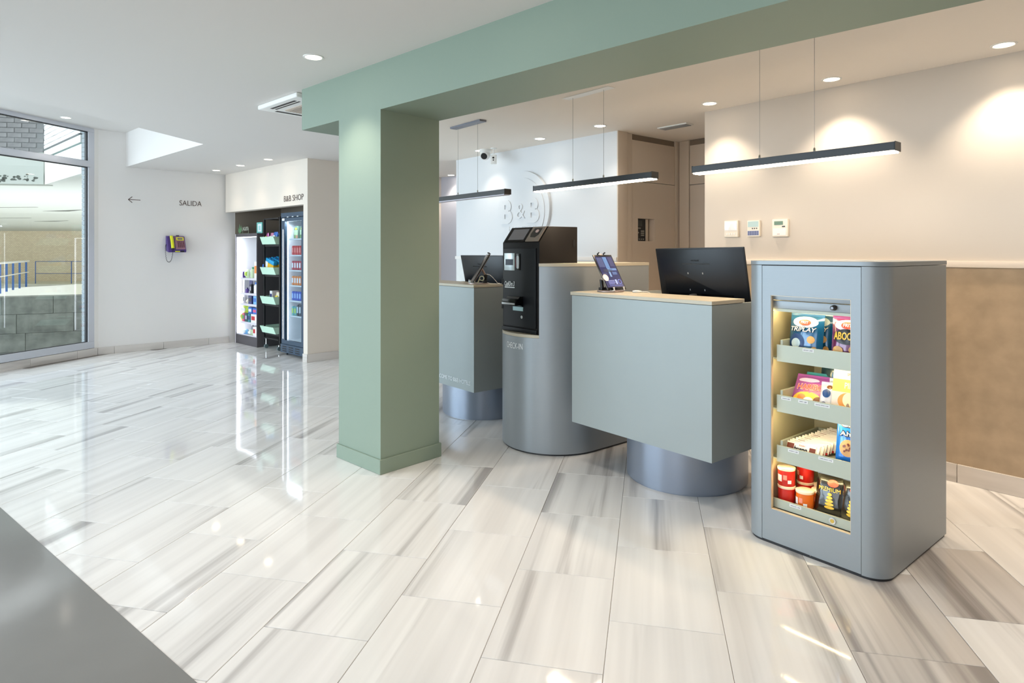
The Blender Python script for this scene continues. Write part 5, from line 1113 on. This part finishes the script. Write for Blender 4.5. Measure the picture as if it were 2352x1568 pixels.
# concrete parapet of blocks, just outside
pr = struct('wall_parapet', (-7.02, 8.6, 0), 25)
box('core', mat('dark_joint', (100, 102, 96), 0.9), pr, -4.2, 1.9, 0.03, 0.28, -0.3, 0.73)
rows_ = [(-0.3, -0.03), (-0.03, 0.225), (0.225, 0.49), (0.49, 0.735)]
for ri, (z0, z1) in enumerate(rows_):
    x = -4.2 + (0.35, 0.1, 0.0, 0.42)[ri]
    k = 0
    while x < 1.9:
        L_ = 0.66 if k % 3 else 0.58; x1 = min(x + L_, 1.9)
        o = MB().box(x + 0.0012 - x, x1 - 0.0012 - x, 0, 0.30, z0 + 0.0012, z1 - 0.0012).build('concrete_block', conc, pr, bevel=0.003, seg=1); o.location = (x, 0.003 * ((k * 7 + ri * 3) % 3), 0)
        x = x1; k += 1
struct('ground_courtyard', (0, 0, 0), 0, MB().prism([(-12, 4.0), (-6.3, 5.0), (-5.6, 8.1), (-4.9, 9.3), (-9.5, 9.2)], -0.12, -0.035), mat('dark_wet_paving', (78, 82, 80), 0.5, mottle=0.3, mscale=3), smooth=False)
struct('ground_atrium', (0, 0, 0), 0, MB().prism([(-60, 4), (-8, 9.4), (-2, 30), (-10, 60), (-70, 60)], -4.2, -4.0), mat('pale_atrium_floor', (200, 198, 186), 0.8), smooth=False)
# brick walls hanging over the courtyard
def brickwall(name, loc, rz, L_, z0, z1, bl_, bh, m, mm, joint=0.008):
    s = struct(name, loc, rz, MB().box(0, L_, 0.012, 0.13, z0, z1), mm, smooth=False)
    me = MB().box(0.0, bl_ - joint, 0, 0.10, 0, bh - joint).mesh('brick', m, bevel=0.003, seg=1)
    half = MB().box(0.0, bl_ / 2 - joint, 0, 0.10, 0, bh - joint).mesh('brick', m, bevel=0.003, seg=1)
    r_ = random.Random(len(name)); z = z0; row = 0
    while z + bh < z1 + 0.01:
        x = 0.0
        if row % 2: o = obj('brick', half, s); o.location = (0, r_.uniform(-0.003, 0.003), z); x = bl_ / 2
        while x + bl_ * 0.55 < L_:
            if x + bl_ <= L_ + 0.001: o = obj('brick', me, s)
            else: o = obj('brick', half, s)
            o.location = (x, r_.uniform(-0.003, 0.003), z); x += bl_
        z += bh; row += 1
    return s
brickwall('wall_brick_dark', (-9.86, 9.076, 0), 8.7, 2.80, 2.86, 3.6, 0.20, 0.074, brickd, mortar)
d_ = math.degrees(math.atan2(8.15 - 9.5, -5.60 + 7.09))
s_ = brickwall('wall_brick_white', (-7.09, 9.5, 0), d_, 1.98, 2.90, 3.62, 0.22, 0.074, brickw, mortarw)
box('steel_edge', mat('dark_steel_line', (86, 92, 92), 0.6), s_, 0.0, 1.98, -0.02, 0.0, 2.885, 2.90)
box('plaster_beam', plaster, s_, 0.0, 1.98, 0.0, 0.13, 2.79, 2.885); box('shadow_joint', mat('dark_green_joint', (96, 116, 112), 0.7), s_, 0.0, 1.98, 0.02, 0.13, 2.765, 2.79)
box('plaster_beam', plaster, s_, 0.0, 1.98, 0.01, 0.13, 2.38, 2.765)
s_ = struct('wall_downstand', (-11.0, 8.90, 0), 8.7, MB().box(0, 3.95, 0, 0.25, 2.38, 2.86), grp_, smooth=False)
mo = mat('dark_mould_stain', (66, 72, 66), 0.9)
rm = random.Random(5); st = MB()
for k in range(110):
    x = 2.0 + rm.random() * 1.85; z = 2.43 + rm.random() ** 2 * 0.09 + 0.015 * math.sin(x * 9); r_ = rm.uniform(0.006, 0.024)
    st.prism([(x + r_ * 1.6 * math.cos(a) * rm.uniform(.6, 1.2), z + r_ * math.sin(a) * rm.uniform(.5, 1.1)) for a in [i * math.pi / 4 for i in range(8)]], -0.0018, -0.0002, Matrix(((1, 0, 0, 0), (0, 0, 1, 0), (0, 1, 0, 0), (0, 0, 0, 1))))
o = st.build('mould_stain', mo, s_, smooth=False); o['kind'] = 'stuff'
# soffit, far gallery, tiled far wall
sf = struct('ceiling_courtyard', (0, 0, 0), 0, MB().prism([(-34, 7.0), (-9.3, 9.2), (-7.1, 9.55), (-5.69, 8.24), (-5.72, 8.6), (-4.6, 9.7), (-9, 31), (-36, 31)], 2.40, 2.55), plaster, smooth=False)
cr = MB()
for x0, y0, x1, y1 in ((-20, 15.3, -11, 14.5), (-22, 19.5, -14.6, 19.0), (-11.9, 15.9, -10.6, 15.4), (-16.0, 21.0, -14.6, 20.6)):
    cr.prism([(x0, y0), (x1, y1), (x1, y1 + 0.06), (x0 + 0.6, y0 + 0.09)], 2.396, 2.401)
o = cr.build('crack', mat('dark_crack', (96, 98, 94), 0.9), sf, smooth=False); o['kind'] = 'stuff'
gal = struct('wall_gallery', (-26, 27.6, 0), 0, MB().box(-6, 14, 0, 4.0, -0.62, -0.03), mat('cream_gallery_edge', (240, 238, 222), 0.8), smooth=False)
tw = mat('tan_small_brick', (206, 186, 156), 0.8)
if True:
    nt = tw.node_tree; b = nt.nodes['Principled BSDF']; tc = nt.nodes.new('ShaderNodeTexCoord'); mp = nt.nodes.new('ShaderNodeMapping'); mp.inputs['Rotation'].default_value = (R(90), 0, 0)
    br_ = nt.nodes.new('ShaderNodeTexBrick'); br_.inputs['Color1'].default_value = lin((240, 226, 196)); br_.inputs['Color2'].default_value = lin((226, 210, 180)); br_.inputs['Mortar'].default_value = lin((204, 192, 170))
    br_.inputs['Scale'].default_value = 4.5; br_.inputs['Mortar Size'].default_value = 0.03
    nt.links.new(tc.outputs['Object'], mp.inputs[0]); nt.links.new(mp.outputs[0], br_.inputs[0]); nt.links.new(br_.outputs[0], b.inputs['Base Color'])
struct('wall_far_tiled', (-30, 30.5, 0), 0, MB().box(-8, 18, 0, 0.3, -0.1, 2.5), tw, smooth=False)
rl = thing('blue_fin_railing', 'blue fin railing with a white handrail on the gallery outside the window', 'railing', (0, 0, 0), 0)
sl_ = struct('wall_gallery_arm', (0, 0, 0), 0, MB().prism([(-30, 20.4), (-20.4, 22.6), (-19.2, 27.6), (-30, 27.6)], -0.64, -0.05), mat('white_gallery_edge', (250, 250, 246), 0.8), smooth=False)
for k in range(8):
    px_ = 60 - 15 * k; Z_ = 25.6 - 1.05 * k; X_ = (px_ - 1176) / 1440.4 * Z_
    box('fin', bluer, rl, X_ - 0.035, X_ + 0.035, Z_ - 0.01, Z_ + 0.01, -0.05, 0.98)
MB().tube([((66 - 1176) / 1440.4 * 26.0, 26.0, 1.0), ((-45 - 1176) / 1440.4 * 18.25, 18.25, 1.0)], 0.04, 8).build('handrail', whitep, rl)
MB().tube([((66 - 1176) / 1440.4 * 26.0, 26.0, 0.55), ((-45 - 1176) / 1440.4 * 18.25, 18.25, 0.55)], 0.02, 8).build('mid_rail', whitep, rl)
rl2 = thing('thin_blue_railing', 'thin blue tube railing along the far side of the gallery outside', 'railing', (0, 0, 0), 0)
for z in (0.96, 0.42): MB().tube([(-21.2, 27.9, z), (-14.0, 27.9, z)], 0.012, 6).build('rail', bluer, rl2)
for x in (-21.2, -19.6, -18.3 + 0.05, -17.1): MB().cyl((x, 27.9, -0.03), (x, 27.9, 0.96), 0.018, 8).build('post', bluer, rl2)
# brick pier beside the window jamb
pb = struct('wall_pier', (-5.45, 8.263, 0), 75.6 - 0, MB().box(-0.12, 0.0, 0.075, 0.124, -0.03, 2.98), mortarw, smooth=False)
me = MB().box(-0.012, 0.0, 0.0, 0.05, 0, 0.052).mesh('brick', mat('pale_blue_grey_brick', (150, 158, 162), 0.8), bevel=0.002, seg=1)
for i in range(50):
    for j in range(1):
        o = obj('brick', me, pb); o.location = (-0.121, 0.075 + 0.055 * j, -0.02 + 0.0595 * i)
